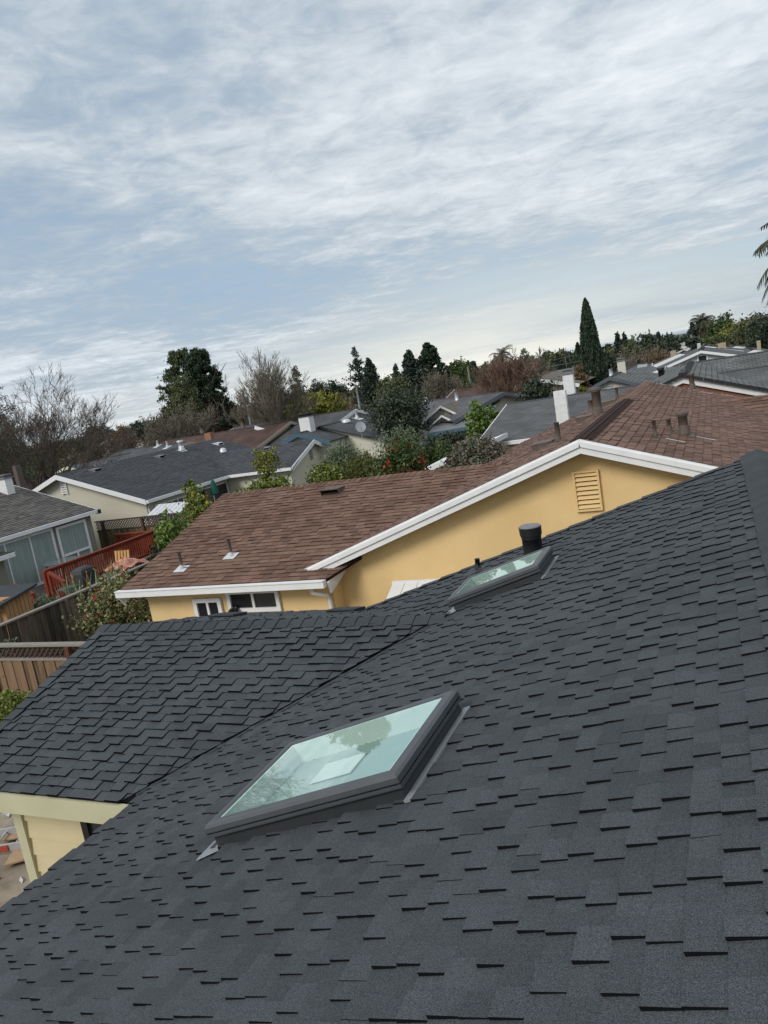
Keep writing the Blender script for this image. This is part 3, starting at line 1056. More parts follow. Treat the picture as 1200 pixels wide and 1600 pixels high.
# walls, trim
wb = MB()
wy, wx = 4.45, -6.40
wb.solid([(wx, wy, GZ), (wx, 8.4, GZ), (wx, 8.4, WZE + .02), (wx, WYR, WZR - .08), (wx, wy, WZE + .02)], [(0, 1, 2, 3, 4)])
wb.box(-3.95, 4.5, -2.0, 8.3, GZ, z1(-3.95) - .08)
wb.solid([(-3.95, 8.3, z1(-3.95) - .08), (4.5, 8.3, z1(-3.95) - .08), (XR, 8.3, z1(XR) - .08)], [(0, 1, 2)])
wb.box(wx + .01, -3.95, wy + .03, 8.4, GZ, WZE - .12)
zz = GZ + .12
while zz < -3.0:                                     # lap siding on the front of the wing
    zt = min(zz + .185, -3.0)
    wb.solid([(wx, wy - .012, zz), (-3.9, wy - .012, zz), (-3.9, wy + .008, zt), (wx, wy + .008, zt), (wx, wy + .03, zz), (-3.9, wy + .03, zz)],
             [(0, 1, 2, 3), (0, 4, 5, 1)])
    zz += .18
wb.build('wall', M['siding'], home)
tb = MB()
tb.box(wx - .03, wx + .085, wy - .035, wy + .09, GZ + .05, -3.03)
tb.build('corner_board', M['cream_trim'], home)
fb = MB()
fb.box(WX - .01, -4.36, WY0 - .035, WY0 + .0, WZE - .19, WZE - .005)
fb.build('eave_fascia', M['cream_trim'], home)
fb = MB()
fb.box(WX + .03, -3.95, WY0 + .002, wy + .1, WZE - .15, WZE - .13)
fb.build('soffit', M['cream_trim'], home)
for y_a, y_b, z_a, z_b in ((WY0, WYR, WZE, WZR), (WYR * 2 - WY0, WYR, WZE, WZR)):
    fb = MB()
    fb.solid([(WX - .03, y_a, z_a - .012), (WX - .03, y_b, z_b - .012), (WX - .03, y_b, z_b - .2), (WX - .03, y_a, z_a - .2),
              (WX, y_a, z_a - .012), (WX, y_b, z_b - .012), (WX, y_b, z_b - .2), (WX, y_a, z_a - .2)],
             [(0, 1, 2, 3), (7, 6, 5, 4), (0, 4, 5, 1), (3, 2, 6, 7), (0, 3, 7, 4)])
    fb.build('rake_fascia', M['cream_trim'], home)
fb = MB()
fb.box(XE - .03, XE, YN, WY0, z1(XE) - .2, z1(XE) - .012)
fb.build('eave_fascia', M['cream_trim'], home)
fb = MB()
fb.box(XE, -3.95, YN, WY0, z1(XE) - .16, z1(XE) - .14)
fb.build('soffit', M['cream_trim'], home)
fb = MB()
fb.solid([(XE, YF - .03, z1(XE) - .02), (XR, YF - .03, z1(XR) - .02), (XR, YF - .03, z1(XR) - .2), (XE, YF - .03, z1(XE) - .2),
          (XE, YF, z1(XE) - .02), (XR, YF, z1(XR) - .02), (XR, YF, z1(XR) - .2), (XE, YF, z1(XE) - .2)], [(0, 1, 2, 3), (7, 6, 5, 4), (3, 2, 6, 7)])
fb.build('rake_fascia', M['cream_trim'], home)
window(home, (-5.52, wy - .02, -4.35), (1, 0, 0), (0, 0, 1), (0, -1, 0), 1.15, 1.28, M['black_metal'], M['dark_glass'], tw=.075, mull=0, deep=.04)
window(home, (-4.8, wy - .03, -4.3), (1, 0, 0), (0, 0, 1), (0, -1, 0), .5, 1.2, M['red_post'], M['dark_glass'], tw=.05, mull=0, deep=.03, name='door_frame')

# ================================================================== YELLOW HOUSE
yh = thing('yellow_house', 'yellow stucco house with white fascia and brown shingle roof beside the near roof', 'house', (-4, 16, GZ))
BR = (M['brown_shingle'], M['brown_cut'])
T1 = dict(e=.128, w=(.14, .27), h=(.006, .011, .015), seed=40)
yi = block(yh, (-1.83, 10.9), (0, 1), 12.7, 4.9, 5.3, -1.25, .34, BR, M['yellow'], M['white'], oe=.4, og=(.3, .3), tabs=T1, fw=.205, fasc=('g0', 'g1', 'eR'), cap=False)
# raised lip over the white boards and the vented ridge strip
lb = MB()
for sgn, hw in ((1, 5.3), (-1, 4.9)):
    lb.bar((-1.83, 10.85, -1.25 - .055), (-1.83 + sgn * hw, 10.85, -1.25 - hw * .34 - .055), .03, .07)
lb.build('drip_board', M['white'], yh)
rr_ = MB()
for i in range(44):
    y = 11.05 + i * .15
    for sgn in (1, -1):
        rr_.bar((-1.83, y, -1.225), (-1.83 + sgn * .17, y, -1.225 - .17 * .34), .075, .012)
rr_.box(-1.90, -1.76, 10.95, 17.6, -1.25, -1.232)
rr_.build('ridge_vent', M['brown_cut'], yh)
rr_ = MB()
caps(rr_, (-1.83, 23.6, -1.245), (-1.83, 17.6, -1.245), (-.947, 0, -.32), (.947, 0, -.32), .15, .14, .02, 9)
rr_.build('ridge_cap', list(BR), yh)
# wing to the left
WT = .295
wc = 1 / math.sqrt(1 + WT * WT)
YO = np.array([-10.6, 10.57, -3.0])
YS = 3.73 / wc
YP = (YO, np.array([1.0, 0, 0]), np.array([0, wc, WT * wc]), np.array([0, -WT * wc, wc]), YS)
wbm = MB()
ol = [(0, 0), (4.48, 0), (6.8, YS), (0, YS)]
wbm.face([on(YP, *p) for p in ol], 0)
wbm.solid([on(YP, *p) for p in ol] + [on(YP, *p, -.05) for p in ol], [(0, 4, 5, 1), (1, 5, 6, 2), (3, 7, 4, 0), (7, 6, 5, 4)], 1)
shingle(wbm, *YP[:4], [(0, -.02), (4.48, -.02), (6.8, YS), (0, YS)], .128, (.14, .27), (.006, .011, .015), 44)
Y2 = (np.array([-3.6, 18.03, -3.0]), np.array([-1.0, 0, 0]), np.array([0, -wc, WT * wc]), np.array([0, WT * wc, wc]), YS)
wbm.face([on(Y2, *p) for p in ((0, 0), (7.0, 0), (7.0, YS), (0, YS))], 0)
caps(wbm, (-3.9, 14.3, -1.895), (-10.6, 14.3, -1.895), (0, -wc, -WT * wc), (0, wc, -WT * wc), .14, .14, .018, 10)
wbm.build('roof', list(BR), yh)
wl2 = MB()
wl2.solid([(-10.3, 10.88, GZ), (-10.3, 17.6, GZ), (-10.3, 17.6, -2.95), (-10.3, 14.3, -1.98), (-10.3, 10.88, -2.96)], [(0, 1, 2, 3, 4)])
wl2.solid([(-10.3, 10.88, GZ), (-6.22, 10.88, GZ), (-6.22, 10.88, -2.96), (-10.3, 10.88, -2.96)], [(0, 1, 2, 3)])
wl2.solid([(-6.22, 10.88, GZ), (-6.22, 11.25, GZ), (-6.22, 11.25, -2.9), (-6.22, 10.88, -2.96)], [(0, 1, 2, 3)])
wl2.build('wall', M['yellow'], yh)
gu = MB()
gu.obox((-10.66, 10.45, -3.13), (4.52, 0, 0), (0, .115, 0), (0, 0, .125))
gu.obox((-10.66, 10.435, -3.02), (4.52, 0, 0), (0, .014, 0), (0, 0, .02))
gu.solid([(-10.64, 10.46, -3.13), (-10.64, 10.62, -3.13), (-10.64, 10.62, -3.33), (-10.60, 10.46, -3.13), (-10.60, 10.62, -3.13), (-10.60, 10.62, -3.33)], [(0, 1, 2), (5, 4, 3), (0, 2, 5, 3)])
gu.build('gutter', M['white'], yh)
rk = MB()
for x, ya, yb in ((-6.11, 10.57, 11.2), (-10.57, 10.57, 14.3)):
    rk = MB()
    rk.bar((x, ya, -3.0 + (ya - 10.57) * WT - .16), (x, yb, -3.0 + (yb - 10.57) * WT - .16), .03, .2)
    rk.build('rake_fascia', M['white'], yh)
rk = MB()
rk.bar((-10.57, 18.03, -3.16), (-10.57, 14.3, -2.06), .03, .2)
rk.build('rake_fascia', M['white'], yh)
ds = MB()
ds.tube([(-6.42, 10.50, -3.12), (-6.42, 10.52, -3.22), (-6.30, 10.78, -3.34), (-6.28, 10.82, -3.45), (-6.28, 10.83, GZ + .1)], [.04] * 5, 8)
ds.build('downspout', M['white'], yh, True)
window(yh, (-9.2, 10.87, -4.25), (1, 0, 0), (0, 0, 1), (0, -1, 0), .63, .92, M['white'], M['dark_glass'], tw=.08, mull=1)
window(yh, (-8.42, 10.87, -3.62), (1, 0, 0), (0, 0, 1), (0, -1, 0), 1.12, .42, M['white'], M['dark_glass'], tw=.075, mull=1)
lmp = MB()
c = at(367, 949, 10.8)
lmp.tube([c + [0, .07, 0], c + [0, .0, 0]], [.045, .045], 10)
for k in (-1, 1):
    lmp.tube([c + [k * .03, .0, .0], c + [k * .055, -.06, -.05], c + [k * .06, -.10, -.09]], [.03, .045, .055], 10)
lmp.build('floodlight', M['black_metal'], yh, True)
# attic louvre
lv = MB()
x0, x1, zt, zb = -2.01, -1.69, -1.77, -2.32
for i in range(8):
    z = zt - (zt - zb) * (i + .5) / 8
    lv.solid([(x0, 11.19, z + .03), (x1, 11.19, z + .03), (x1, 11.155, z - .02), (x0, 11.155, z - .02), (x0, 11.165, z - .024), (x1, 11.165, z - .024)], [(3, 2, 1, 0), (2, 3, 4, 5)])
for xa in (x0 - .03, x1):
    lv.box(xa, xa + .03, 11.15, 11.2, zb - .03, zt + .03)
lv.box(x0, x1, 11.15, 11.2, zt, zt + .03)
lv.box(x0, x1, 11.15, 11.2, zb - .03, zb)
lo = lv.build('attic_vent', M['yellow'], yh)
lv = MB()
lv.box(x0, x1, 11.192, 11.198, zb, zt)
lv.build('vent_throat', M['brown_cut'], lo)
# white slatted awning between the houses
aw = MB()
a0 = at(614, 911, 11.15)
for i in range(6):
    xx = a0[0] + i * .24
    aw.solid([(xx, 11.15, a0[2]), (xx + .215, 11.15, a0[2]), (xx + .215, 10.45, a0[2] - .30), (xx, 10.45, a0[2] - .30),
              (xx, 11.15, a0[2] - .02), (xx + .215, 11.15, a0[2] - .02), (xx + .215, 10.45, a0[2] - .32), (xx, 10.45, a0[2] - .32)],
             [(3, 2, 1, 0), (4, 5, 6, 7), (1, 2, 6, 5), (3, 0, 4, 7), (2, 3, 7, 6)])
    aw.solid([(xx + .215, 11.15, a0[2] - .015), (xx + .24, 11.15, a0[2] - .015), (xx + .24, 10.45, a0[2] - .315), (xx + .215, 10.45, a0[2] - .315)], [(3, 2, 1, 0)])
aw.box(a0[0] - .02, a0[0] + 1.46, 11.15, 11.19, a0[2] - .06, a0[2] + .03)
aw.build('awning', M['white'], yh)
# right-hand cross wing and the roof fittings
block(yh, (-0.6, 21.3), (1, 0), 6.5, 3.0, 3.3, -1.9, .34, BR, None, None, tabs=dict(e=.2, w=(.3, .5), h=(.012, .02), seed=50), cap=True)
mb_sl = yi['L'][2]
mb_sr = yi['R'][2]
for (u, v, h, r, cap_) in ((1024, 683, .27, .028, False), (1046, 673, .19, .034, True), (1069, 679, .32, .075, True), (1082, 608, .40, .07, True)):
    vent_pipe(yh, on_px(yi['R'], u, v), h, r, M['pipe_brown'], flash=(M['pipe_brown'], mb_sr, r * 2.2), cap=M['pipe_brown'] if cap_ else None)
for (u, v) in ((1040, 687), (1088, 684), (1094, 613)):
    c = on_px(yi['R'], u, v)
    k = MB()
    k.obox(c + yi['R'][3] * .017, yi['R'][1] * .03, -yi['R'][2] * .3, yi['R'][3] * .006)
    k.build('flashing_edge', M['bright_metal'], yh)
for (u, v, h, r, cap_) in ((873, 690, .34, .045, False), (935, 650, .50, .09, True), (965, 625, .32, .035, False)):
    vent_pipe(yh, on_px(yi['L'], u, v), h, r, M['pipe_brown'], flash=(M['pipe_brown'], mb_sl, r * 2.0), cap=M['pipe_brown'] if cap_ else None)
for (u, v) in ((852, 697), (917, 655), (953, 631)):
    low_vent(yh, on_px(yi['L'], u, v), mb_sl, .24, M['pipe_brown'], M['brown_cut'], .12)
low_vent(yh, on_px(YP, 521, 769), YP[2], .21, M['pipe_brown'], M['brown_cut'], .13)
for (u, v) in ((285, 889), (362, 869)):
    vent_pipe(yh, on_px(YP, u, v), .34, .030, M['pipe_brown'], flash=(M['bright_metal'], YP[2], .13))

# ================================================================== FENCES
def fence(name, label, A, B, top, boardm, postm, railm, latm=None, bw=.14, lat_h=.32, spacing=2.1, group=None, face=1, seed=1):
    A, B = np.array([*A, 0.0]), np.array([*B, 0.0])
    d = B - A
    Ln = np.linalg.norm(d)
    d = d / Ln
    nn = np.array([d[1], -d[0], 0]) * face
    rng = random.Random(seed)
    root = thing(name, label, 'fence', (*((A + B) / 2)[:2], GZ), group)
    bt = top - (lat_h if latm else 0.03)
    b = MB()
    u = 0.0
    i = 0
    while u < Ln - .02:
        w = bw * rng.uniform(.9, 1.1)
        w = min(w, Ln - u)
        z0 = bt + rng.uniform(-.012, .008)
        off = nn * (rng.uniform(0, .012) + (.018 if i % 2 else 0.0))
        b.obox(A + d * (u + .004) + off + np.array([0, 0, GZ + .04]), d * (w - .008), nn * .018, (0, 0, z0 - GZ - .04))
        u += w
        i += 1
    b.build('fence_boards', boardm, root)
    k = MB()
    k.obox(A + np.array([0, 0, top - .04]) - nn * .05, d * Ln, nn * .14, (0, 0, .04))
    k.build('top_rail', railm, root)
    if latm:
        k = MB()
        k.obox(A + np.array([0, 0, bt]) + nn * .0, d * Ln, nn * .055, (0, 0, .045))
        k.build('middle_rail', railm, root)
        lt = MB()
        s = .085
        h = top - .04 - bt - .045
        z0 = bt + .045
        for sg in (1, -1):
            u = -h
            while u < Ln:
                u0, u1 = (u, u + h)
                za, zb = (z0, z0 + h) if sg > 0 else (z0 + h, z0)
                if u0 < 0:
                    za = za + (zb - za) * (-u0 / h)
                    u0 = 0
                if u1 > Ln:
                    zb = za + (zb - za) * (Ln - u0) / (u1 - u0)
                    u1 = Ln
                if u1 - u0 > .03:
                    lt.bar(A + d * u0 + nn * (.02 + .009 * sg) + [0, 0, za], A + d * u1 + nn * (.02 + .009 * sg) + [0, 0, zb], .008, .034, up=(0, 0, 1))
                u += s * 1.5
        lt.build('lattice', latm, root)
    u = .4
    while u < Ln:
        p = MB()
        p.obox(A + d * (u - .045) + nn * .035 + np.array([0, 0, GZ]), d * .09, nn * .09, (0, 0, top - GZ - .045))
        p.build('fence_post', postm, root)
        u += spacing
    return root


fence('board_fence', 'dark weathered vertical board fence beside the red flowering bush', (-14.1, 9.44), (-14.1, 21.95), -3.60,
      M['dark_fence'], M['dark_fence'], M['fence_cap'], None, face=1, seed=3, spacing=2.4)
fence('lattice_fence', 'brown board fence with lattice top and red posts behind the near wing', (-15.6, 9.4), (-9.0, 9.4), -3.60,
      M['brown_fence'], M['red_post'], M['fence_cap'], M['lattice_brown'], face=1, seed=4, spacing=2.15)
fence('mossy_fence', 'mossy old board fence with dark lattice top behind the red deck railing', (-22.6, 22.05), (-13.0, 22.05), -3.42,
      M['moss_fence'], M['lattice_brown'], M['lattice_brown'], M['lattice_brown'], face=1, seed=5, lat_h=.42, spacing=2.0)

# ================================================================== LEFT HOUSE WITH DECK
lh = thing('taupe_roofed_house', 'grey green house with taupe shingle roof and sliding glass door onto the deck', 'house', (-24, 17, GZ))
TP = (M['taupe_shingle'], M['taupe_cut'])
li = block(lh, (-25.7, 10.0), (0, 1), 11.0, 4.3, 4.3, -1.37, .333, TP, M['sage_wall'], M['white'], oe=.2, og=(.1, .12),
           tabs=dict(e=.14, w=(.16, .32), h=(.008, .014), seed=60), fw=.14, fasc=('g1', 'eR'))
k = MB()
k.obox((-21.42, 20.98, -2.98), (.16, 0, 0), (0, .14, 0), (0, 0, .15))
k.build('gutter_end', M['black_trim'], lh)
window(lh, (-21.59, 16.0, -4.78), (0, 1, 0), (0, 0, 1), (1, 0, 0), 3.0, 1.78, M['white'], M['curtain_glass'], tw=.09, mull=2, name='sliding_door')
window(lh, (-21.59, 19.15, -4.45), (0, 1, 0), (0, 0, 1), (1, 0, 0), 1.40, 1.40, M['white'], M['curtain_glass'], tw=.09, mull=0, horiz=0)
k = MB()
k.box(-21.55, -21.50, 19.24, 20.46, -4.14, -4.06)
k.box(-21.55, -21.50, 19.80, 19.87, -4.40, -4.14)
k.build('window_bar', M['white'], lh)
k = MB()
k.box(-25, -20.95, 11.5, 16.35, GZ, -3.42)
k.build('porch_wall', M['sage_wall'], lh)
k = MB()
k.solid([(-24.9, 11.3, -3.14), (-20.7, 11.3, -3.26), (-20.7, 16.6, -3.26), (-24.9, 16.6, -3.14), (-24.9, 11.3, -3.40), (-20.7, 11.3, -3.32), (-20.7, 16.6, -3.32), (-24.9, 16.6, -3.40)],
        [(0, 1, 2, 3), (7, 6, 5, 4), (0, 4, 5, 1), (1, 5, 6, 2), (2, 6, 7, 3)])
k.build('porch_roof', M['taupe_cut'], lh)
k = MB()
k.box(-20.70, -20.66, 11.3, 16.63, -3.42, -3.28)
k.box(-24.9, -20.66, 16.60, 16.64, -3.42, -3.28)
k.build('porch_fascia', M['white'], lh)
p = at(9, 757, 20.2)
chimney(lh, (p[0], 20.2, p[2] - .5), .40, .34, .72, M['whitewash'], M['cap_grey'])
# deck with stairs and red rails
dk = thing('timber_deck', 'grey weathered timber deck outside the sliding door', 'deck', (-20.4, 18.5, GZ))
k = MB()
x = -21.58
while x < -19.35:
    k.box(x, x + .13, 15.0, 21.8, -4.83, -4.80)
    x += .137
k.build('deck_boards', M['deck'], dk)
k = MB()
k.box(-19.42, -19.38, 15.0, 21.8, GZ, -4.835)
k.build('deck_skirt', M['redwood'], dk)
for i in range(3):
    k = MB()
    k.box(-19.36 + i * .28, -19.36 + (i + 1) * .28 + .02, 15.35, 16.45, -4.98 - i * .15, -4.94 - i * .15)
    k.box(-19.37 + i * .28, -19.345 + i * .28, 15.35, 16.45, GZ, -4.985 - i * .15)
    k.build('stair_tread', M['deck'], dk)
rl = thing('deck_railing', 'long red stained timber railing with slats along the deck', 'railing', (-19.5, 18.8, -4.8))


def railing(root, A, B, za, zb, h=.86, sp=.105, post=True):
    A, B = np.array([*A, za]), np.array([*B, zb])
    d = B - A
    Ln = np.linalg.norm(d)
    k = MB()
    k.bar(A + [0, 0, h], B + [0, 0, h], .13, .045)
    k.bar(A + [0, 0, h - .06], B + [0, 0, h - .06], .04, .08)
    k.bar(A + [0, 0, .10], B + [0, 0, .10], .04, .08)
    k.build('handrail', M['redwood'], root)
    k = MB()
    n = int(Ln / sp)
    for i in range(n):
        p = A + d * (i + .5) / n
        k.box(p[0] - .02, p[0] + .02, p[1] - .02, p[1] + .02, p[2] + .06, p[2] + h - .06)
    o = k.build('balusters', M['redwood'], root)
    for p in (A, B):
        k = MB()
        k.box(p[0] - .05, p[0] + .05, p[1] - .05, p[1] + .05, max(GZ, p[2] - .5), p[2] + h - .03)
        k.build('rail_post', M['redwood'], root)


railing(rl, (-19.46, 16.46), (-19.46, 21.6), -4.8, -4.8)
railing(rl, (-19.46, 21.6), (-21.3, 21.6), -4.8, -4.8)
sr = thing('stair_railing', 'short sloping red handrail on the right of the deck steps', 'railing', (-19.0, 16.46, GZ))
railing(sr, (-19.34, 16.52), (-18.75, 16.52), -4.86, -5.2)
sr = thing('stair_railing', 'short sloping red handrail on the left of the deck steps by the shed', 'railing', (-19.0, 15.3, GZ))
railing(sr, (-19.46, 15.3), (-18.75, 15.3), -4.86, -5.2)
# glass table on the deck
t = thing('patio_table', 'smoked glass patio table on the deck behind the red railing', 'table', (-20.4, 18.0, -4.8))
k = MB()
k.tube([(-20.4, 18.0, -4.02), (-20.4, 18.0, -4.0)], [.62, .62], 28)
k.build('table_top', M['table_glass'], t)
for sx, sy in ((1, 1), (1, -1), (-1, 1), (-1, -1)):
    k = MB()
    k.tube([(-20.4 + sx * .38, 18 + sy * .38, -4.8), (-20.4 + sx * .3, 18 + sy * .3, -4.02)], [.018, .018], 6)
    k.build('table_leg', M['black_metal'], t)
# shed
sh = thing('garden_shed', 'small shed with orange brown boards and beige front beside the deck steps', 'shed', (-17.6, 13.0, GZ))
k = MB()
k.box(-18.6, -16.75, 12.75, 13.6, GZ, -3.72)
for i in range(7):
    k.box(-16.75, -16.735, 12.76 + i * .12, 12.86 + i * .12, GZ, -3.72)
k.build('wall', M['shed_wood'], sh)
k = MB()
k.box(-18.4, -16.95, 12.60, 12.75, GZ, -4.0)
k.build('shed_door', M['shed_beige'], sh)
k = MB()
k.solid([(-18.8, 12.5, -3.8), (-16.6, 12.5, -3.8), (-16.6, 13.75, -3.6), (-18.8, 13.75, -3.6), (-18.8, 12.5, -3.86), (-16.6, 12.5, -3.86), (-16.6, 13.75, -3.66), (-18.8, 13.75, -3.66)],
        [(0, 1, 2, 3), (7, 6, 5, 4), (0, 4, 5, 1), (1, 5, 6, 2), (2, 6, 7, 3), (3, 7, 4, 0)])
k.build('roof', M['cap'], sh)
k = MB()
k.bar((-18.8, 12.49, -3.88), (-16.6, 12.49, -3.88), .03, .08)
k.build('fascia', M['shed_beige'], sh)
# barbecue under a cover
c = at(131, 893, 15.9)
bq = thing('barbecue_grill', 'grey covered barbecue grill in front of the red railing', 'grill', (c[0], c[1], GZ))
k = MB()
n = 10
prof = [(.27, GZ + .55), (.31, c[2] - .14), (.31, c[2] - .02), (.27, c[2] + .09), (.16, c[2] + .15)]
for (a0, z0), (a1, z1_) in zip(prof[:-1], prof[1:]):
    for i in range(4):
        cs = [(1, 1), (-1, 1), (-1, -1), (1, -1)]
        p, q2 = cs[i], cs[(i + 1) % 4]
        k.face([(c[0] + p[0] * a0 * .7, c[1] + p[1] * a0, z0), (c[0] + q2[0] * a0 * .7, c[1] + q2[1] * a0, z0), (c[0] + q2[0] * a1 * .7, c[1] + q2[1] * a1, z1_), (c[0] + p[0] * a1 * .7, c[1] + p[1] * a1, z1_)])
a1, z1_ = prof[-1]
k.face([(c[0] + p * a1 * .7, c[1] + q2 * a1, z1_) for p, q2 in ((1, 1), (-1, 1), (-1, -1), (1, -1))])
k.build('grill_hood', M['grill_cover'], bq)
k = MB()
k.box(c[0] - .2, c[0] + .2, c[1] - .9, c[1] - .44, c[2] - .3, c[2] - .26)
k.build('side_shelf', M['table_glass'], bq)
k = MB()
k.box(c[0] - .25, c[0] + .25, c[1] - .3, c[1] + .3, GZ, GZ + .6)
k.build('grill_cart', M['black_metal'], bq)
# slatted chair and coral cloth
c = at(188, 872, 18.3)
ch = thing('garden_chair', 'honey coloured slatted garden chair beside the red railing', 'chair', (c[0], c[1], GZ))
k = MB()
for i in range(5):
    k.obox((c[0] - .3 + i * .13, c[1], c[2] - .4), (.085, 0, 0), (0, .03, 0), (.0, .12, .62))
k.build('backrest', M['orange_wood'], ch)
k = MB()
k.box(c[0] - .32, c[0] + .32, c[1] - .5, c[1] + .02, c[2] - .48, c[2] - .42)
k.build('seat', M['orange_wood'], ch)
for sx in (-.28, .28):
    for sy in (-.45, 0):
        k = MB()
        k.box(c[0] + sx - .03, c[0] + sx + .03, c[1] + sy - .03, c[1] + sy + .03, GZ, c[2] - .485)
        k.build('leg', M['orange_wood'], ch)
c = at(199, 886, 17.0)
k = MB()
rng = np.random.default_rng(8)
for i in range(9):
    for j in range(9):
        k.v.append((c[0] - .5 + i * .12, c[1] - .6 + j * .14, c[2] + .30 * math.exp(-((i - 4) ** 2 + (j - 4) ** 2) / 14) + rng.normal(0, .03)))
for i in range(8):
    for j in range(8):
        k.f.append((i * 9 + j, (i + 1) * 9 + j, (i + 1) * 9 + j + 1, i * 9 + j + 1))
        k.m.append(0)
        k.uv.append(None)
k.box(c[0] - .42, c[0] + .38, c[1] - .5, c[1] + .4, GZ, c[2] - .06)
own(k, 'draped_table', [M['coral']], 'low table under a coral and white patterned cloth by the strap leaved plant', 'table', (c[0], c[1], GZ))

# ladder and plywood on the builders' earth
c0, c1 = atz(-60, 1330, GZ + .25), atz(60, 1311, GZ + .25)
ld = thing('aluminium_ladder', 'aluminium ladder with red end lying on the bare earth', 'ladder', (c1[0], c1[1], GZ))
d = c1 - c0
d = d / np.linalg.norm(d)
nn = np.array([-d[1], d[0], 0])
for k_, nm in ((0, 'stile'), (.42, 'stile')):
    k = MB()
    k.bar(c0 + nn * k_ + [0, 0, -.05], c1 + nn * k_ + d * .5 + [0, 0, -.05], .03, .10)
    k.build(nm, M['alu'], ld)
for i in range(9):
    k = MB()
    p = c0 + d * (.1 + i * .3) + [0, 0, -.05]
    k.tube([p, p + nn * .42], [.016, .016], 6)
    k.build('rung', M['alu'], ld)
k = MB()
p = atz(12, 1319, GZ + .25)
k.bar(p - d * .3 + [0, 0, -.05] - nn * .02, p + [0, 0, -.05] - nn * .02, .012, .085)
k.build('red_end_cap', M['red_label'], ld)
k = MB()
p = [atz(*q_, GZ + .16) for q_ in ((6, 1352), (55, 1338), (60, 1318), (24, 1322))]
k.solid([q_ for q_ in p] + [q_ + np.array([0, 0, -.02]) for q_ in p], [(0, 1, 2, 3), (7, 6, 5, 4), (0, 4, 5, 1), (1, 5, 6, 2), (2, 6, 7, 3), (3, 7, 4, 0)])
own(k, 'plywood_sheet', M['ply'], 'offcut of orange plywood on the earth beside the ladder', 'board', p[0])
k = MB()
p = [atz(*q_, GZ + .16) for q_ in ((0, 1314), (40, 1306), (36, 1292), (14, 1296))]
k.solid([q_ for q_ in p] + [q_ + np.array([0, 0, -.02]) for q_ in p], [(0, 1, 2, 3), (7, 6, 5, 4), (0, 4, 5, 1), (1, 5, 6, 2), (2, 6, 7, 3), (3, 7, 4, 0)])
own(k, 'plywood_sheet', M['ply'], 'plywood sheet lying under the aluminium ladder', 'board', p[0])
k = MB()
rng = np.random.default_rng(12)
for i in range(420):
    x, y = rng.uniform(-13, -5.5), rng.uniform(0, 9)
    s = rng.uniform(.01, .045)
    b0 = len(k.v)
    pts = rng.normal(0, 1, (6, 3)) * s * [1.2, 1, .6] + [x, y, GZ + .07 + s * .3]
    k.solid(pts, [(0, 1, 2), (0, 2, 3), (0, 3, 4), (1, 2, 5), (2, 3, 5), (3, 4, 5), (0, 1, 4), (1, 4, 5)])
so = k.build('loose_stones', M['concrete'], None)
so['kind'] = 'stuff'

# ================================================================== HOUSE BEHIND THE MOSSY FENCE
SL = (M['slate_shingle'], M['slate_cut'])
ha = thing('beige_house', 'beige stucco house with long dark grey roof, white fascia and louvred gable vent', 'house', (-25, 30, GZ))
ai = block(ha, (-25.7, 23.5), (0, 1), 11.5, 4.5, 4.5, -1.5, .333, SL, M['beige'], M['white'], oe=.35, og=(.35, .2),
           tabs=dict(e=.145, w=(.2, .4), h=(.008, .013), seed=70), fw=.2, fasc=('g0', 'eR'))
wi = block(ha, (-23.5, 31.75), (1, 0), 5.8, 2.45, 2.45, -2.09, .37, SL, M['beige'], M['white'], oe=.3, og=(.1, .3),
           tabs=dict(e=.145, w=(.2, .4), h=(.008, .013), seed=72), fw=.2, fasc=('g1', 'eR'))
k = MB()
p = at(100, 762, 23.82)
for i in range(7):
    k.box(p[0] - .13, p[0] + .13, 23.79, 23.84, p[2] + .33 - i * .1, p[2] + .39 - i * .1)
k.box(p[0] - .17, p[0] - .13, 23.79, 23.84, p[2] - .31, p[2] + .42)
k.box(p[0] + .13, p[0] + .17, 23.79, 23.84, p[2] - .31, p[2] + .42)
k.build('attic_vent', M['white'], ha)
k = MB()
p = at(487, 702, 31.75)
for i in range(5):
    k.box(-18.0, -17.96, 31.62, 31.88, -2.6 - i * .1, -2.54 - i * .1)
k.build('attic_vent', M['cap_grey'], ha)
window(ha, (-21.54, 24.3, -4.6), (0, 1, 0), (0, 0, 1), (1, 0, 0), 2.6, 1.25, M['white'], M['dark_glass'], tw=.06, mull=6, horiz=3)
window(ha, (-21.54, 27.1, -4.7), (0, 1, 0), (0, 0, 1), (1, 0, 0), 2.4, 1.4, M['white'], M['dark_glass'], tw=.06, mull=1)
window(ha, (-20.2, 29.58, -4.6), (1, 0, 0), (0, 0, 1), (0, -1, 0), .95, 1.2, M['white'], M['dark_glass'], tw=.06, mull=1)
for (u, v) in ((149, 735), (250, 714)):
    low_vent(ha, on_px(ai['R'], u, v), ai['R'][2], .2, M['cap_grey'], M['cut'], .1)
low_vent(ha, on_px(ai['R'], 341, 694), ai['R'][2], .22, M['bright_metal'], M['cut'], .1)
vent_pipe(ha, on_px(ai['R'], 284, 704), .42, .12, M['bright_metal'], flash=(M['bright_metal'], ai['R'][2], .22), cap=M['bright_metal'])
low_vent(ha, on_px(wi['R'], 418, 701), wi['R'][2], .17, M['cap_grey'], M['cut'], .09)
c = on_px(ai['R'], 349, 707)
k = MB()
k.tube([c, c + [0, 0, .14], c + [0, 0, .22], c + [0, 0, .25]], [.17, .17, .12, .03], 12)
k.build('roof_vent', M['bright_metal'], ha, True)
k = MB()
c = on_px(ai['R'], 121, 744)
k.obox(c - .2 + ai['R'][3] * .02, ai['R'][1] * .35, ai['R'][2] * .2, ai['R'][3] * .02)
k.build('flashing_edge', M['bright_metal'], ha)
ds = MB()
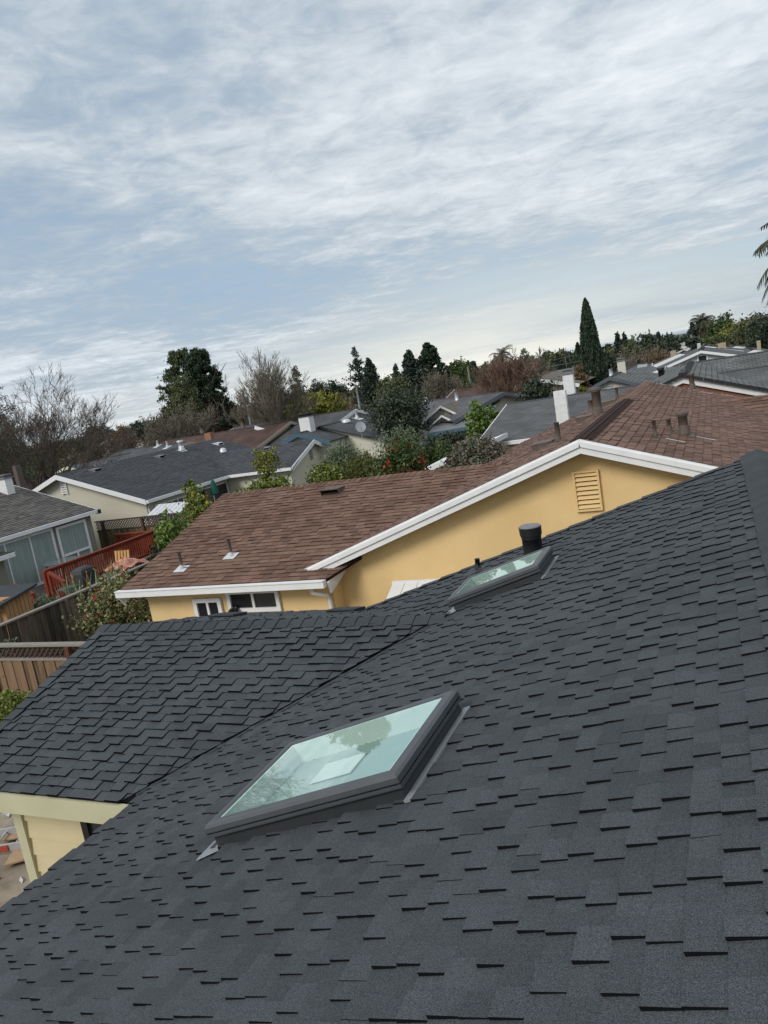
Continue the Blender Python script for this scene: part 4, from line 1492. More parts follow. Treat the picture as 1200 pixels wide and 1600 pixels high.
ds.tube([(-21.1, 23.62, -3.1), (-21.45, 23.86, -3.4), (-21.5, 23.88, GZ)], [.035] * 3, 6)
ds.build('downspout', M['white'], ha)

# white garden canopy and green parasol in that yard
c = at(238, 800, 22.8)
cn = thing('garden_canopy', 'white ribbed canopy roof above the mossy lattice fence', 'canopy', (c[0], c[1], GZ))
k = MB()
for i in range(7):
    xa = -20.55 + i * .235
    k.solid([(xa, 22.5, -3.56), (xa + .21, 22.5, -3.56), (xa + .21, 23.45, -3.22), (xa, 23.45, -3.22), (xa, 22.5, -3.59), (xa + .21, 22.5, -3.59), (xa + .21, 23.45, -3.25), (xa, 23.45, -3.25)],
            [(0, 1, 2, 3), (7, 6, 5, 4), (0, 4, 5, 1), (1, 5, 6, 2), (3, 7, 4, 0)])
k.build('canopy_roof', M['bright_metal'], cn)
k = MB()
k.bar((-20.6, 22.48, -3.58), (-18.88, 22.48, -3.58), .05, .07)
k.build('canopy_edge', M['cap_grey'], cn)
for x in (-20.5, -18.95):
    k = MB()
    k.tube([(x, 22.6, GZ), (x, 22.6, -3.6)], [.04, .04], 6)
    k.build('canopy_post', M['white'], cn)
c = at(333, 757, 27.6)
um = thing('closed_parasol', 'folded dark green parasol by the beige house', 'parasol', (c[0], c[1], GZ))
k = MB()
k.tube([c + [0, 0, -.48], c + [0, 0, -.42], c + [0, 0, -.1], c + [0, 0, .12], c + [0, 0, .24]], [.09, .19, .14, .09, .02], 9)
k.build('parasol_canopy', M['green_cloth'], um)
k = MB()
k.tube([(c[0], c[1], GZ), c + [0, 0, -.7]], [.025, .025], 6)
k.build('parasol_pole', M['bark_pale'], um)

# ================================================================== HOUSES FARTHER BACK
he = thing('blue_trimmed_house', 'dark grey roofed house with blue edged cream gable and white chimney', 'house', (-18.5, 38, GZ))
ei = block(he, (-18.6, 34.2), (0, 1), 9.9, 3.6, 5.2, -1.62, .33, M['far_grey'], M['pale_wall'], M['black_trim'], fw=.1, og=(.3, .3), fasc=('eR',))
block(he, (-18.9, 32.4), (0, 1), 4, 2.3, 1.7, -1.70, .36, M['far_grey'], M['pale_wall'], M['blue_trim'], fw=.2, og=(.3, .0), fasc=('g0',), oe=.2)
p = at(484, 686, 33.6)
chimney(he, (p[0], 33.6, p[2] - .6), .60, .5, 1.75, M['whitewash'], M['black_trim'])
c = on_px(ei['R'], 541, 660)
k = MB()
k.tube([c, c + [0, 0, .1], c + [0, 0, .16], c + [0, 0, .18]], [.24, .24, .17, .04], 12)
k.build('roof_vent', M['bright_metal'], he, True)
vent_pipe(he, on_px(ei['R'], 558, 654), .45, .07, M['bright_metal'], flash=(M['bright_metal'], ei['R'][2], .3))
c = on_px(ei['R'], 566, 683) + [0, 0, .5]
k = MB()
for i in range(10):
    for j in range(4):
        pass
fwd = np.array([.5, -.75, .43])
fwd = fwd / np.linalg.norm(fwd)
sx = np.cross(fwd, (0, 0, 1))
sx = sx / np.linalg.norm(sx)
sy = np.cross(sx, fwd)
rings = []
for rr2 in (0.03, .11, .19, .26):
    rings.append([c + sx * rr2 * math.cos(t) + sy * rr2 * 1.1 * math.sin(t) + fwd * rr2 * rr2 * .5 for t in np.linspace(0, 2 * math.pi, 15)[:-1]])
for r0, r1 in zip(rings[:-1], rings[1:]):
    for i in range(14):
        j = (i + 1) % 14
        k.face([r0[i], r0[j], r1[j], r1[i]])
k.face(rings[0])
k.tube([c - [0, 0, .6], c - fwd * .04], [.02, .02], 6)
k.tube([c - sy * .22, c + fwd * .3 - sy * .06], [.012, .012], 5)
k.build('satellite_dish', M['lead'], he)

hf = thing('brown_roofed_house', 'low house with dull brown roof and terracotta chimney below the tall dark pine', 'house', (-33, 46, GZ))
fi = block(hf, (-40, 48), (1, -.12), 12.6, 5, 5.5, -1.55, .3, M['far_brown'], M['tan_wall'], M['tan_brick'], fw=.2, fasc=('g1', 'eR'))
p = at(329, 690, 41.5)
chimney(hf, (p[0], 41.5, p[2] - .6), .48, .4, 1.2, M['brick'], None)
for (u, v) in ((316, 674), (380, 665)):
    p = on_px(fi['R'], u, v + 1)
    vent_pipe(hf, p, .55, .16, M['pipe_brown'])
k = MB()
k.bar(at(398, 668, 46), at(425, 676, 46), .05, .25)
k.build('rake_board', M['white'], hf)

hg = thing('grey_roofed_house', 'plain grey roof with a pale gable edge directly behind the beige house', 'house', (-36, 42, GZ))
gi = block(hg, (-41, 44.0), (1, -.42), 10.5, 5, 5.5, -1.62, .3, M['far_grey'], M['tan_wall'], M['tan_brick'], fw=.25, fasc=('g1',))
for (u, v) in ((247, 697), (262, 699)):
    vent_pipe(hg, on_px(gi['R'], u, v), .4, .07, M['bright_metal'], flash=(M['bright_metal'], gi['R'][2], .3))

hb = thing('brick_chimney_house', 'low roof with brick column half hidden by the big bare tree', 'house', (-33, 28, GZ))
block(hb, (-36, 25.5), (.2, 1), 9, 4, 4.5, -1.95, .3, M['far_brown'], M['tan_wall'], M['white'], fw=.2)
p = at(29, 742, 24.8)
chimney(hb, (p[0], p[1], p[2] - 1.0), .22, .3, 1.45, M['pipe_brown'], None)
hs = thing('small_gabled_house', 'small pale edged gable peeping over the beige house beside the bare tree', 'house', (-31, 36, GZ))
p = at(103, 729, 36.0)
block(hs, (p[0], 36.0), (0, 1), 7, 2.2, 2.4, p[2], .3, M['far_grey2'], M['tan_wall'], M['pale_wall'], fw=.2)
hp = thing('pink_roofed_building', 'large low building with faded pink roof far behind the grey roofs', 'building', (-95, 120, GZ))
p = at(214, 674, 115)
block(hp, (p[0] - 9, 122), (1, -.1), 26, 9, 9, p[2] + .6, .25, M['far_pink'], M['pale_wall'], None)

hh_ = thing('double_gabled_house', 'grey roofed house with two nested beige gables and a blue edged carport', 'house', (-12.5, 42, GZ))
p = at(690, 613, 44)
hi = block(hh_, (-19.3, 46.3), (.79, -.61), 11.6, 5.0, 3.4, -1.50, .28, M['far_grey2'], M['pale_wall'], M['slate_trim'], fw=.2, og=(.3, .5), fasc=('g1',))
p = at(688, 634, 38.0)
block(hh_, (p[0], 38.0), (.05, 1), 5, 1.35, 1.35, p[2], .62, M['far_tan'], M['beige'], M['white'], oe=.15, fw=.12, fasc=('g0',), cap=False)
p = at(690, 649, 37.0)
block(hh_, (p[0], 37.0), (.05, 1), 3, .72, .72, p[2], .62, M['far_tan'], M['beige'], M['white'], oe=.1, fw=.1, fasc=('g0',), cap=False)
p0, p1 = at(672, 676, 36.0), at(742, 664, 36.0)
k = MB()
k.solid([p0 + [-.1, 0, 0], p1 + [.5, 0, 0], p1 + [.5, 4.0, 1.0], p0 + [-.1, 4.0, 1.0], p0 + [-.1, 0, -.07], p1 + [.5, 0, -.07], p1 + [.5, 4.0, .93], p0 + [-.1, 4.0, .93]],
        [(0, 1, 2, 3), (7, 6, 5, 4), (0, 4, 5, 1), (3, 7, 4, 0), (1, 5, 6, 2)])
k.build('carport_roof', M['cap_grey'], hh_)
k = MB()
k.bar(p0 + [-.1, -.03, -.1], p1 + [.5, -.03, -.1], .05, .2)
k.build('carport_fascia', M['blue_trim'], hh_)
k = MB()
k.box(p0[0] + .1, p1[0] + .5, 36.4, 36.5, GZ, p0[2] - .1)
k.build('carport_wall', M['offwhite_wall'], hh_)
window(hh_, (p0[0] + .9, 36.39, -4.6), (1, 0, 0), (0, 0, 1), (0, -1, 0), 1.2, 1.4, M['blue_trim'], M['dark_glass'], mull=0)
pl = at(661, 690, 36.6)
k = MB()
k.box(pl[0] - .15, pl[0] + .35, 36.3, 36.8, GZ, pl[2] + .5)
k.build('wall_pier', M['offwhite_wall'], hh_)
for (u, v) in ((667, 630), (714, 625)):
    vent_pipe(hh_, on_px(hi['R'], u, v), .42, .10, M['bright_metal'])

hc = thing('white_eaved_house', 'low grey roof with long white eave and two tall white painted chimneys', 'house', (-4, 31, GZ))
ci = block(hc, (-8.0, 31.3), (1, 0.0), 12, 4.6, 5.2, -1.72, .19, M['far_grey2'], M['offwhite_wall'], M['white'], oe=.3, fw=.22, fasc=('eR', 'g0', 'eL'))
p = at(874, 664, 24.9)
chimney(hc, (p[0], 25.7, GZ), .40, .26, at(870, 611, 25.7)[2] - GZ, M['whitewash'], None, name='chimney')
p = at(891, 612, 31.6)
chimney(hc, (p[0], 31.6, -2.4), .42, .34, at(889, 584, 31.6)[2] + 2.4, M['whitewash'], M['cap_grey'], .16)
an = MB()
q0 = at(886, 582, 31.6)
an.tube([q0, q0 + [0, 0, .75]], [.010, .010], 5)
for s_ in (.12, .34, .6):
    an.tube([q0 + [-.95 + s_ * .6, 0, s_], q0 + [.9 - s_ * .7, .1, s_ + .02]], [.005, .005], 4)
for i in range(5):
    an.tube([q0 + [-.6 + i * .2, -.2, .36], q0 + [-.6 + i * .2, .2, .36]], [.004, .004], 4)
an.build('television_aerial', M['cap_grey'], hc)
vent_pipe(hc, on_px(ci['R'], 924, 640), .35, .09, M['pipe_brown'])

# white patio cover beside it
p0, p1, p2 = at(660, 733, 24.5), at(762, 692, 24.5), at(770, 690, 24.5)
pc = thing('patio_cover', 'white flat patio cover behind the grey green shrub', 'patio cover', (p0[0], 25, GZ))
k = MB()
k.solid([p0, p1, p1 + [.3, 1.6, .12], p0 + [.3, 1.6, .12], p0 - [0, 0, .16], p1 - [0, 0, .16], p1 + [.3, 1.6, -.04], p0 + [.3, 1.6, -.04]], [(0, 1, 2, 3), (7, 6, 5, 4), (0, 4, 5, 1), (1, 5, 6, 2), (2, 6, 7, 3), (3, 7, 4, 0)])
k.build('cover_roof', M['white'], pc)
for pp in (p0, p1):
    k = MB()
    k.tube([(pp[0] + .1, pp[1] + .2, GZ), (pp[0] + .1, pp[1] + .2, pp[2] - .1)], [.05, .05], 6)
    k.build('cover_post', M['white'], pc)

hj = thing('slate_edged_house', 'cream gabled house with slate blue fascia beside the tall cypress', 'house', (-4.5, 46, GZ))
p = at(952, 589, 40.0)
ji = block(hj, (p[0], 40.0), (0.0, 1), 16, 2.9, 2.9, p[2], .38, M['far_pale'], M['pale_wall'], M['slate_trim'], oe=.3, fw=.18, fasc=('g0', 'eL'))
k = MB()
q0 = at(945, 609, 40.28)
for i in range(3):
    k.box(q0[0] - .4, q0[0] + .4, 40.24, 40.3, q0[2] - .16 + i * .15, q0[2] - .08 + i * .15)
k.build('attic_vent', M['offwhite_wall'], hj)
p = at(972, 578, 45)
chimney(hj, (p[0], 45, p[2] - .5), .42, .36, 1.0, M['pale_wall'], M['cap_grey'])
vent_pipe(hj, on_px(ji['R'], 955, 590) if False else at(955, 588, 43), .4, .1, M['bright_metal'])
p = at(1010, 581, 44.0)
hk = thing('pale_tiled_house', 'broad pale grey tiled roof with skylight and black stovepipe past the brown ridge', 'house', (0, 50, GZ))
ki = block(hk, (-2.4, 44.0), (1, 0), 6, 4, 4.5, -1.75, .25, M['far_pale'], M['offwhite_wall'], M['white'], fw=.2, fasc=('eR',))
k = MB()
c = at(1003, 572, 43)
k.obox(c - [.25, 0, .12], (.5, 0, 0), (0, .5, .13), (0, -.02, .06))
k.build('skylight', M['lead'], hk)
p = at(1034, 591, 40)
vent_pipe(hk, p - [0, 0, .2], .6, .14, M['black_metal'], cap=M['black_metal'])
p = at(1053, 586, 36)
k = MB()
k.box(p[0] - .3, p[0] - .24, 36, 36.06, p[2] - .4, p[2] + .42)
k.box(p[0] + .24, p[0] + .3, 36, 36.06, p[2] - .4, p[2] + .42)
for i in range(3):
    k.box(p[0] - .24, p[0] + .24, 36.01, 36.05, p[2] - .25 + i * .27, p[2] - .18 + i * .27)
k.build('roof_frame', M['cap_grey'], hk)

h3 = thing('ribbed_roof_house', 'grey ribbed tile roof with white fascia and black edging beyond the brown roof', 'house', (0, 32, GZ))
p = at(1066, 589, 25.5)
i3 = block(h3, (p[0], 25.5), (0, 1), 12, 4.6, 6.5, p[2], .345, M['far_pale'], M['rust_wall'], M['white'], oe=.3, og=(.06, .3), fw=.2, fasc=('g0',))
k = MB()
for sgn, hw in ((1, 6.5), (-1, 1.2)):
    for i in range(int(hw / .3)):
        a_ = np.array([p[0] + sgn * i * .3, 25.45, p[2] + .05 - i * .3 * .345])
        b_ = np.array([p[0] + sgn * (i + .96) * .3, 25.45, p[2] + .05 - (i + .96) * .3 * .345])
        k.bar(a_, b_, .2, .09)
k.build('roof_edging', M['black_trim'], h3)
q0 = at(1070, 586, 25.9)
k = MB()
k.bar((p[0], 25.4, p[2] + .08), (p[0], 27.6, p[2] + .1), .2, .1)
k.build('ridge_end', M['black_trim'], h3)
block(h3, (p[0] - .3, 37.2), (1, .0), 9, 4.6, 4.6, at(1077, 567, 37.2)[2], .28, M['far_pale'], M['offwhite_wall'], None)
k = MB()
c = at(1147, 694, 25.3)

h4 = thing('white_gabled_house', 'white walled gable with pale fascia and small window, first beyond the ribbed roof', 'house', (0, 55, GZ))
p = at(1095, 548, 50)
i4 = block(h4, (p[0], 50), (0, 1), 11, 4.6, 4.6, p[2], .30, M['far_grey2'], M['offwhite_wall'], M['white'], oe=.3, fw=.16, fasc=('g0',))
q0 = at(1098, 563, 50.28)
window(h4, (q0[0] - .3, 50.3, q0[2] - .35), (1, 0, 0), (0, 0, 1), (0, -1, 0), .6, .7, M['white'], M['dark_glass'], tw=.08, mull=0)
k = MB()
for u, v in ((1086, 569), (1094, 571)):
    c = at(u, v, 44)
    k.box(c[0] - .15, c[0] + .15, 44, 44.3, c[2] - .3, c[2] + .1)
k.build('roof_vent', M['bright_metal'], h4)
far_rows = [
    ('far row house with weathered grey roof and two tan chimneys at its right', (1128, 545), 63, 5.5, 6, 'far_grey2', [((1127, 541), .7, 1.3, 'tan_brick'), ((1131, 540), .6, 1.6, 'tan_brick')]),
    ('distant grey gable peeking over the white gabled house', (1102, 541), 76, 5, 5, 'far_grey', [((1093, 541), .5, .9, 'offwhite_wall')]),
    ('distant pale gable on the far row under the slim conifer', (1092, 536), 92, 5, 5, 'far_grey2', [((1085, 537), .6, 1.1, 'pale_wall'), ((1099, 535), .5, .8, 'pale_wall')]),
    ('small far roof left of the row with a yellow brick chimney', (1062, 553), 66, 4.5, 4, 'far_grey', [((1053, 553), .7, 1.5, 'tan_brick')]),
    ('small far roof with two pale chimneys below the dark hedge', (1066, 541), 100, 5, 4, 'far_grey2', [((1061, 542), .9, 1.6, 'pale_wall'), ((1068, 540), .8, 1.4, 'pale_wall')]),
    ('long dark far roof at right under the yellowish trees', (1150, 541), 70, 3, 9, 'far_grey', []),
    ('flat topped far roof beside the dark tree at the right edge', (1178, 547), 58, 5, 8, 'far_grey2', [((1186, 537), .4, 1.5, 'tan_brick')]),
]
for i, (lab, (u, v), Y, hl, hr, rm, chs) in enumerate(far_rows):
    p = at(u, v, Y)
    o = thing('row_house', lab, 'house', (p[0], Y, GZ), 'houses in the far row')
    block(o, (p[0], Y), (0, 1), 10, hl, hr, p[2], .28, M[rm], M['pale_wall'], M['white'], fw=.3, fasc=('g0',))
    for (uu, vv), w, h, m_ in chs:
        q0 = at(uu, vv + 8, Y + 2)
        t_ = at(uu, vv - 5, Y + 2)
        chimney(o, (q0[0], Y + 2, q0[2] - .3), w * .62, w * .5, t_[2] - q0[2] + .3, M[m_], None)
mid = [
    ('brown roofed house behind the reddish bare tree, pale wall showing at right', (778, 597), 58, (1, -.1), 7, 4, 5, 'far_brown', 'tan_wall', None),
    ('tan roofed house with a cream gable edge by the yellow flowered citrus', (826, 590), 47, (0, 1), 9, 2.6, 3, 'far_tan', 'tan_wall', ((808, 598), .6, 1.3, 'tan_brick')),
    ('low grey roof with white vents left of the slate edged gable', (925, 582), 62, (1, 0), 9, 4, 5, 'far_grey2', 'pale_wall', ((928, 585), .5, .8, 'bright_metal')),
    ('dark roof under the round yellow green tree, left of the white chimney', (470, 651), 50, (1, -.2), 12, 5, 6, 'far_grey', 'pale_wall', None),
    ('pale roof far behind the cypress and the rear white chimney', (862, 580), 85, (1, .1), 10, 4, 5, 'far_tan', 'offwhite_wall', None),
    ('dark grey roof glimpsed left of the shiny dark tree below the street lamp', (590, 641), 56, (1, -.2), 14, 5, 6, 'far_grey', 'tan_wall', None),
]
for (lab, (u, v), Y, dv_, Ln, hl, hr, rm, wm, chs) in mid:
    p = at(u, v, Y)
    o = thing('neighbour_house', lab, 'house', (p[0], Y, GZ), 'houses in the middle distance')
    st = (p[0] - (Ln / 2 if abs(dv_[0]) > .5 else 0), Y)
    block(o, st, dv_, Ln, hl, hr, p[2], .28, M[rm], M[wm], M['white'], fw=.22, fasc=('g0', 'g1'))
    if chs:
        (uu, vv), w, h, m_ = chs
        q0 = at(uu, vv, Y - 1)
        chimney(o, (q0[0], Y - 1, q0[2] - h), w, w * .8, h + .4, M[m_], None)

# ================================================================== STREET LAMPS AND POLES
def street_lamp(base_px, top_px, arm_px, Y, label):
    b_, t_, a_ = at(*base_px, Y), at(*top_px, Y), at(*arm_px, Y)
    o = thing('street_lamp', label, 'street lamp', (t_[0], Y, GZ), 'street lamps')
    k = MB()
    k.tube([(t_[0], Y, GZ), (t_[0], Y, t_[2])], [.11, .07], 8)
    k.build('lamp_pole', M['bright_metal'], o, True)
    k = MB()
    mid_ = (t_ + a_) / 2 + [0, 0, abs(t_[0] - a_[0]) * .28]
    k.tube([t_, t_ * .6 + mid_ * .4 + [0, 0, .05], mid_, a_], [.06, .055, .05, .045], 6)
    k.build('lamp_arm', M['bright_metal'], o, True)
    k = MB()
    dx = a_ - t_
    dx = dx / np.linalg.norm(dx)
    k.tube([a_ - [0, 0, .04], a_ + dx * .35 - [0, 0, .02], a_ + dx * .7 - [0, 0, .06]], [.05, .13, .05], 8)
    k.build('lamp_head', M['cap_grey'], o, True)
    return o


street_lamp((563, 648), (556, 601), (540, 601), 50, 'tall pale curved street lamp above the dark grey roof with the dish')
street_lamp((392, 664), (386, 635), (390, 633), 52, 'short pale street lamp in front of the bare multi stemmed tree')
for (u, v, lab) in ((731, 574, 'thin pale utility pole beside the round green tree'), (806, 572, 'thin pale utility pole left of the rear white chimney'), (834, 566, 'pale utility pole nearest the sparse conifer')):
    t_ = at(u, v, 62)
    k = MB()
    k.tube([(t_[0], 62, GZ), (t_[0], 62, t_[2])], [.13, .08], 7)
    own(k, 'utility_pole', M['bark_pale'], lab, 'pole', (t_[0], 62, GZ), 'utility poles')

# ================================================================== TREES AND SHRUBS
def leaves(name, pos, size, m, parent, seed, up=0.0, aspect=.55, droop=None):
    """one mesh of many separate leaf shaped faces"""
    rng = np.random.default_rng(seed)
    n = len(pos)
    a = rng.normal(0, 1, (n, 3))
    a[:, 2] += up * 2.0
    a /= np.linalg.norm(a, axis=1)[:, None]
    if droop is not None:
        a = a * .5 + droop
        a /= np.linalg.norm(a, axis=1)[:, None]
    b = np.cross(a, rng.normal(0, 1, (n, 3)))
    b /= np.linalg.norm(b, axis=1)[:, None]
    c = np.cross(a, b)
    s = size * rng.uniform(.6, 1.35, n)[:, None]
    v = np.empty((n, 4, 3))
    v[:, 0] = pos - a * s
    v[:, 1] = pos + b * s * aspect + c * s * .12
    v[:, 2] = pos + a * s
    v[:, 3] = pos - b * s * aspect + c * s * .12
    off = np.array(wloc(parent))
    v = v.reshape(-1, 3) - off
    me = bpy.data.meshes.new(name)
    me.vertices.add(n * 4)
    me.vertices.foreach_set('co', v.ravel())
    me.loops.add(n * 4)
    me.loops.foreach_set('vertex_index', np.arange(n * 4, dtype=np.int32))
    me.polygons.add(n)
    me.polygons.foreach_set('loop_start', np.arange(0, n * 4, 4, dtype=np.int32))
    me.polygons.foreach_set('loop_total', np.full(n, 4, dtype=np.int32))
    me.materials.append(m)
    me.update()
    me.validate()
    o = bpy.data.objects.new(name, me)
    C.objects.link(o)
    o.parent = parent
    return o


def blob(rng, c, rad, nc, nl, cs, fill=.45, flat=0.0):
    """leaf positions in clumps spread through an uneven ellipsoid"""
    c, rad = np.array(c, float), np.array(rad, float)
    d = rng.normal(0, 1, (nc, 3))
    d /= np.linalg.norm(d, axis=1)[:, None]
    if flat:
        d[:, 2] = np.where(d[:, 2] < -flat, -flat * rng.random(nc), d[:, 2])
    ph = rng.uniform(0, 6.28, 4)
    lob = 1 + .16 * np.sin(3 * np.arctan2(d[:, 1], d[:, 0]) + ph[0]) + .14 * np.sin(4 * d[:, 2] + ph[1]) + .10 * np.sin(7 * np.arctan2(d[:, 1], d[:, 0]) + 3 * d[:, 2] + ph[2])
    r = fill + (1 - fill) * rng.random(nc) ** .6
    ctr = c + d * (r * lob)[:, None] * rad
    k = np.repeat(np.arange(nc), nl)
    s = cs * rng.uniform(.55, 1.3, nc)
    return ctr[k] + rng.normal(0, 1, (nc * nl, 3)) * s[k][:, None] * [1, 1, .75]


def cone(rng, base, H, Rm, nb, nl, power=.85, gap=0.0, droop=.18, taper=.12):
    """leaf positions along whorled branches of a conifer"""
    out = []
    for i in range(nb):
        t = rng.random() ** .85
        if gap and (math.sin(t * 31 + i % 3) > 1 - gap):
            continue
        rr = Rm * (max(1 - t, 0) ** power) * rng.uniform(.55, 1.12) + Rm * .04
        az = rng.uniform(0, 6.283)
        k = max(4, int(nl * (rr / Rm + .15)))
        q = rng.random(k) ** .7
        p = np.stack([np.cos(az) * rr * q, np.sin(az) * rr * q, t * H - droop * rr * q ** 2 + 0 * q], 1)
        p += rng.normal(0, 1, (k, 3)) * [rr * taper + .06, rr * taper + .06, .09 + rr * .04]
        out.append(p)
    return np.concatenate(out) + np.array(base, float)


def column(rng, base, H, Rm, n):
    t = rng.random(n) ** 1.1
    prof = Rm * np.minimum(1, (t / .10 + .45)) * np.clip(1 - t, 0, 1) ** .62
    az = rng.uniform(0, 6.283, n)
    rib = 1 + .13 * np.sin(az * 5 + t * 6) + .08 * np.sin(az * 9 - t * 21)
    q = np.sqrt(rng.uniform(.35, 1, n))
    r = prof * q * rib
    return np.stack([np.cos(az) * r, np.sin(az) * r, t * H], 1) + np.array(base, float)


def trunk(root, x, y, z0, h, r, m, lean=(0, 0), limbs=4, seed=0, name='trunk'):
    rng = random.Random(seed)
    k = MB()
    k.tube([(x, y, z0), (x + lean[0] * .4, y + lean[1] * .4, z0 + h * .45), (x + lean[0], y + lean[1], z0 + h)], [r, r * .8, r * .35], 7)
    for i in range(limbs):
        a = rng.uniform(0, 6.28)
        s = rng.uniform(.35, .8)
        p = np.array([x + lean[0] * s, y + lean[1] * s, z0 + h * s])
        e = p + np.array([math.cos(a) * h * .28, math.sin(a) * h * .28, h * .25])
        k.tube([p, (p + e) / 2 - [0, 0, .03 * h], e], [r * .5, r * .35, r * .12], 5)
    return k.build(name, m, root, True)


SEED = [100]


def nseed():
    SEED[0] += 1
    return SEED[0]


def tree(kind, name, label, cat, top, width, Y, m, group=None, z0=None, size=None, dens=1.0, bark='bark', aspect=.55, body=None, extra=None, trunk_r=None, depth=1.0):
    """kind of crown between the photo's top point and a crown base z0 (world) at forward distance Y; width in photo pixels"""
    t_ = at(*top, Y)
    W = width * math.hypot(t_[0], Y) / FPX * (1.4 if kind in ('cone', 'spire') else 1.05)
    x, y = t_[0], Y
    o = thing(name, label, cat, (x, y, GZ), group)
    sd = nseed()
    rng = np.random.default_rng(sd)
    H = t_[2] - GZ
    cb_ = GZ + .15 * H if z0 is None else z0
    size = size or max(.05, .0016 * Y)
    hc_ = t_[2] - cb_
    if kind == 'blob':
        area = 4 * W / 2 * hc_ / 2 * 3.14
        n = int(min(9000, max(1200, dens * 2.6 * area / (size * size * 1.1))))
        nl = 34
        pos = blob(rng, (x, y, cb_ + hc_ * .5), (W / 2 * .86, W / 2 * .86 * depth, hc_ / 2 * .88), max(18, n // nl), nl, min(W, hc_) * .085, .35)
        up = .2
    elif kind == 'cone':
        pos = cone(rng, (x, y, cb_), hc_, W / 2, int(230 * dens), 46, power=.8)
        up = 0
    elif kind == 'spire':
        pos = cone(rng, (x, y, cb_), hc_, W / 2, int(95 * dens), 40, power=.75, gap=.35, droop=.25, taper=.07)
        up = 0
    elif kind == 'pine':
        parts = []
        for i in range(int(110 * dens)):
            tt = rng.random() ** .9
            rr = W / 2 * (1 - tt) ** .5 * rng.uniform(.5, 1.1)
            az = rng.uniform(0, 6.283)
            c = (x + math.cos(az) * rr, y + math.sin(az) * rr, cb_ + tt * hc_ * .97)
            parts.append(blob(rng, c, (W * .075, W * .075, W * .055), 8, 22, W * .018, .3))
        pos = np.concatenate(parts)
        up = .5
    elif kind == 'column':
        pos = column(rng, (x, y, cb_), hc_, W / 2, int(9000 * dens))
        up = 1.2
    leaves('crown', pos, size, L[m], o, sd, up=up, aspect=aspect)
    th = max(.5, (cb_ - GZ) + hc_ * (.8 if kind in ('cone', 'spire', 'pine', 'column') else .55))
    trunk(o, x, y, GZ, th, trunk_r or max(.05, W * .03), M[bark], limbs=0 if kind in ('cone', 'spire', 'column') else 5, seed=sd)
    if extra:
        nm, em, cnt, es = extra
        ctr = np.array([x, y, cb_ + hc_ * .5])
        d = rng.normal(0, 1, (cnt // 3, 3))
        d[:, 2] = np.abs(d[:, 2]) * .8 - .15
        d /= np.linalg.norm(d, axis=1)[:, None]
        q = ctr + d * np.array([W / 2, W / 2, hc_ / 2]) * rng.uniform(.80, 1.02, (cnt // 3, 1))
        q = np.repeat(q, 3, 0) + rng.normal(0, W * .018, (cnt // 3 * 3, 3))
        leaves(nm, q, es, L[em], o, sd + 1, aspect=.8)
    return o


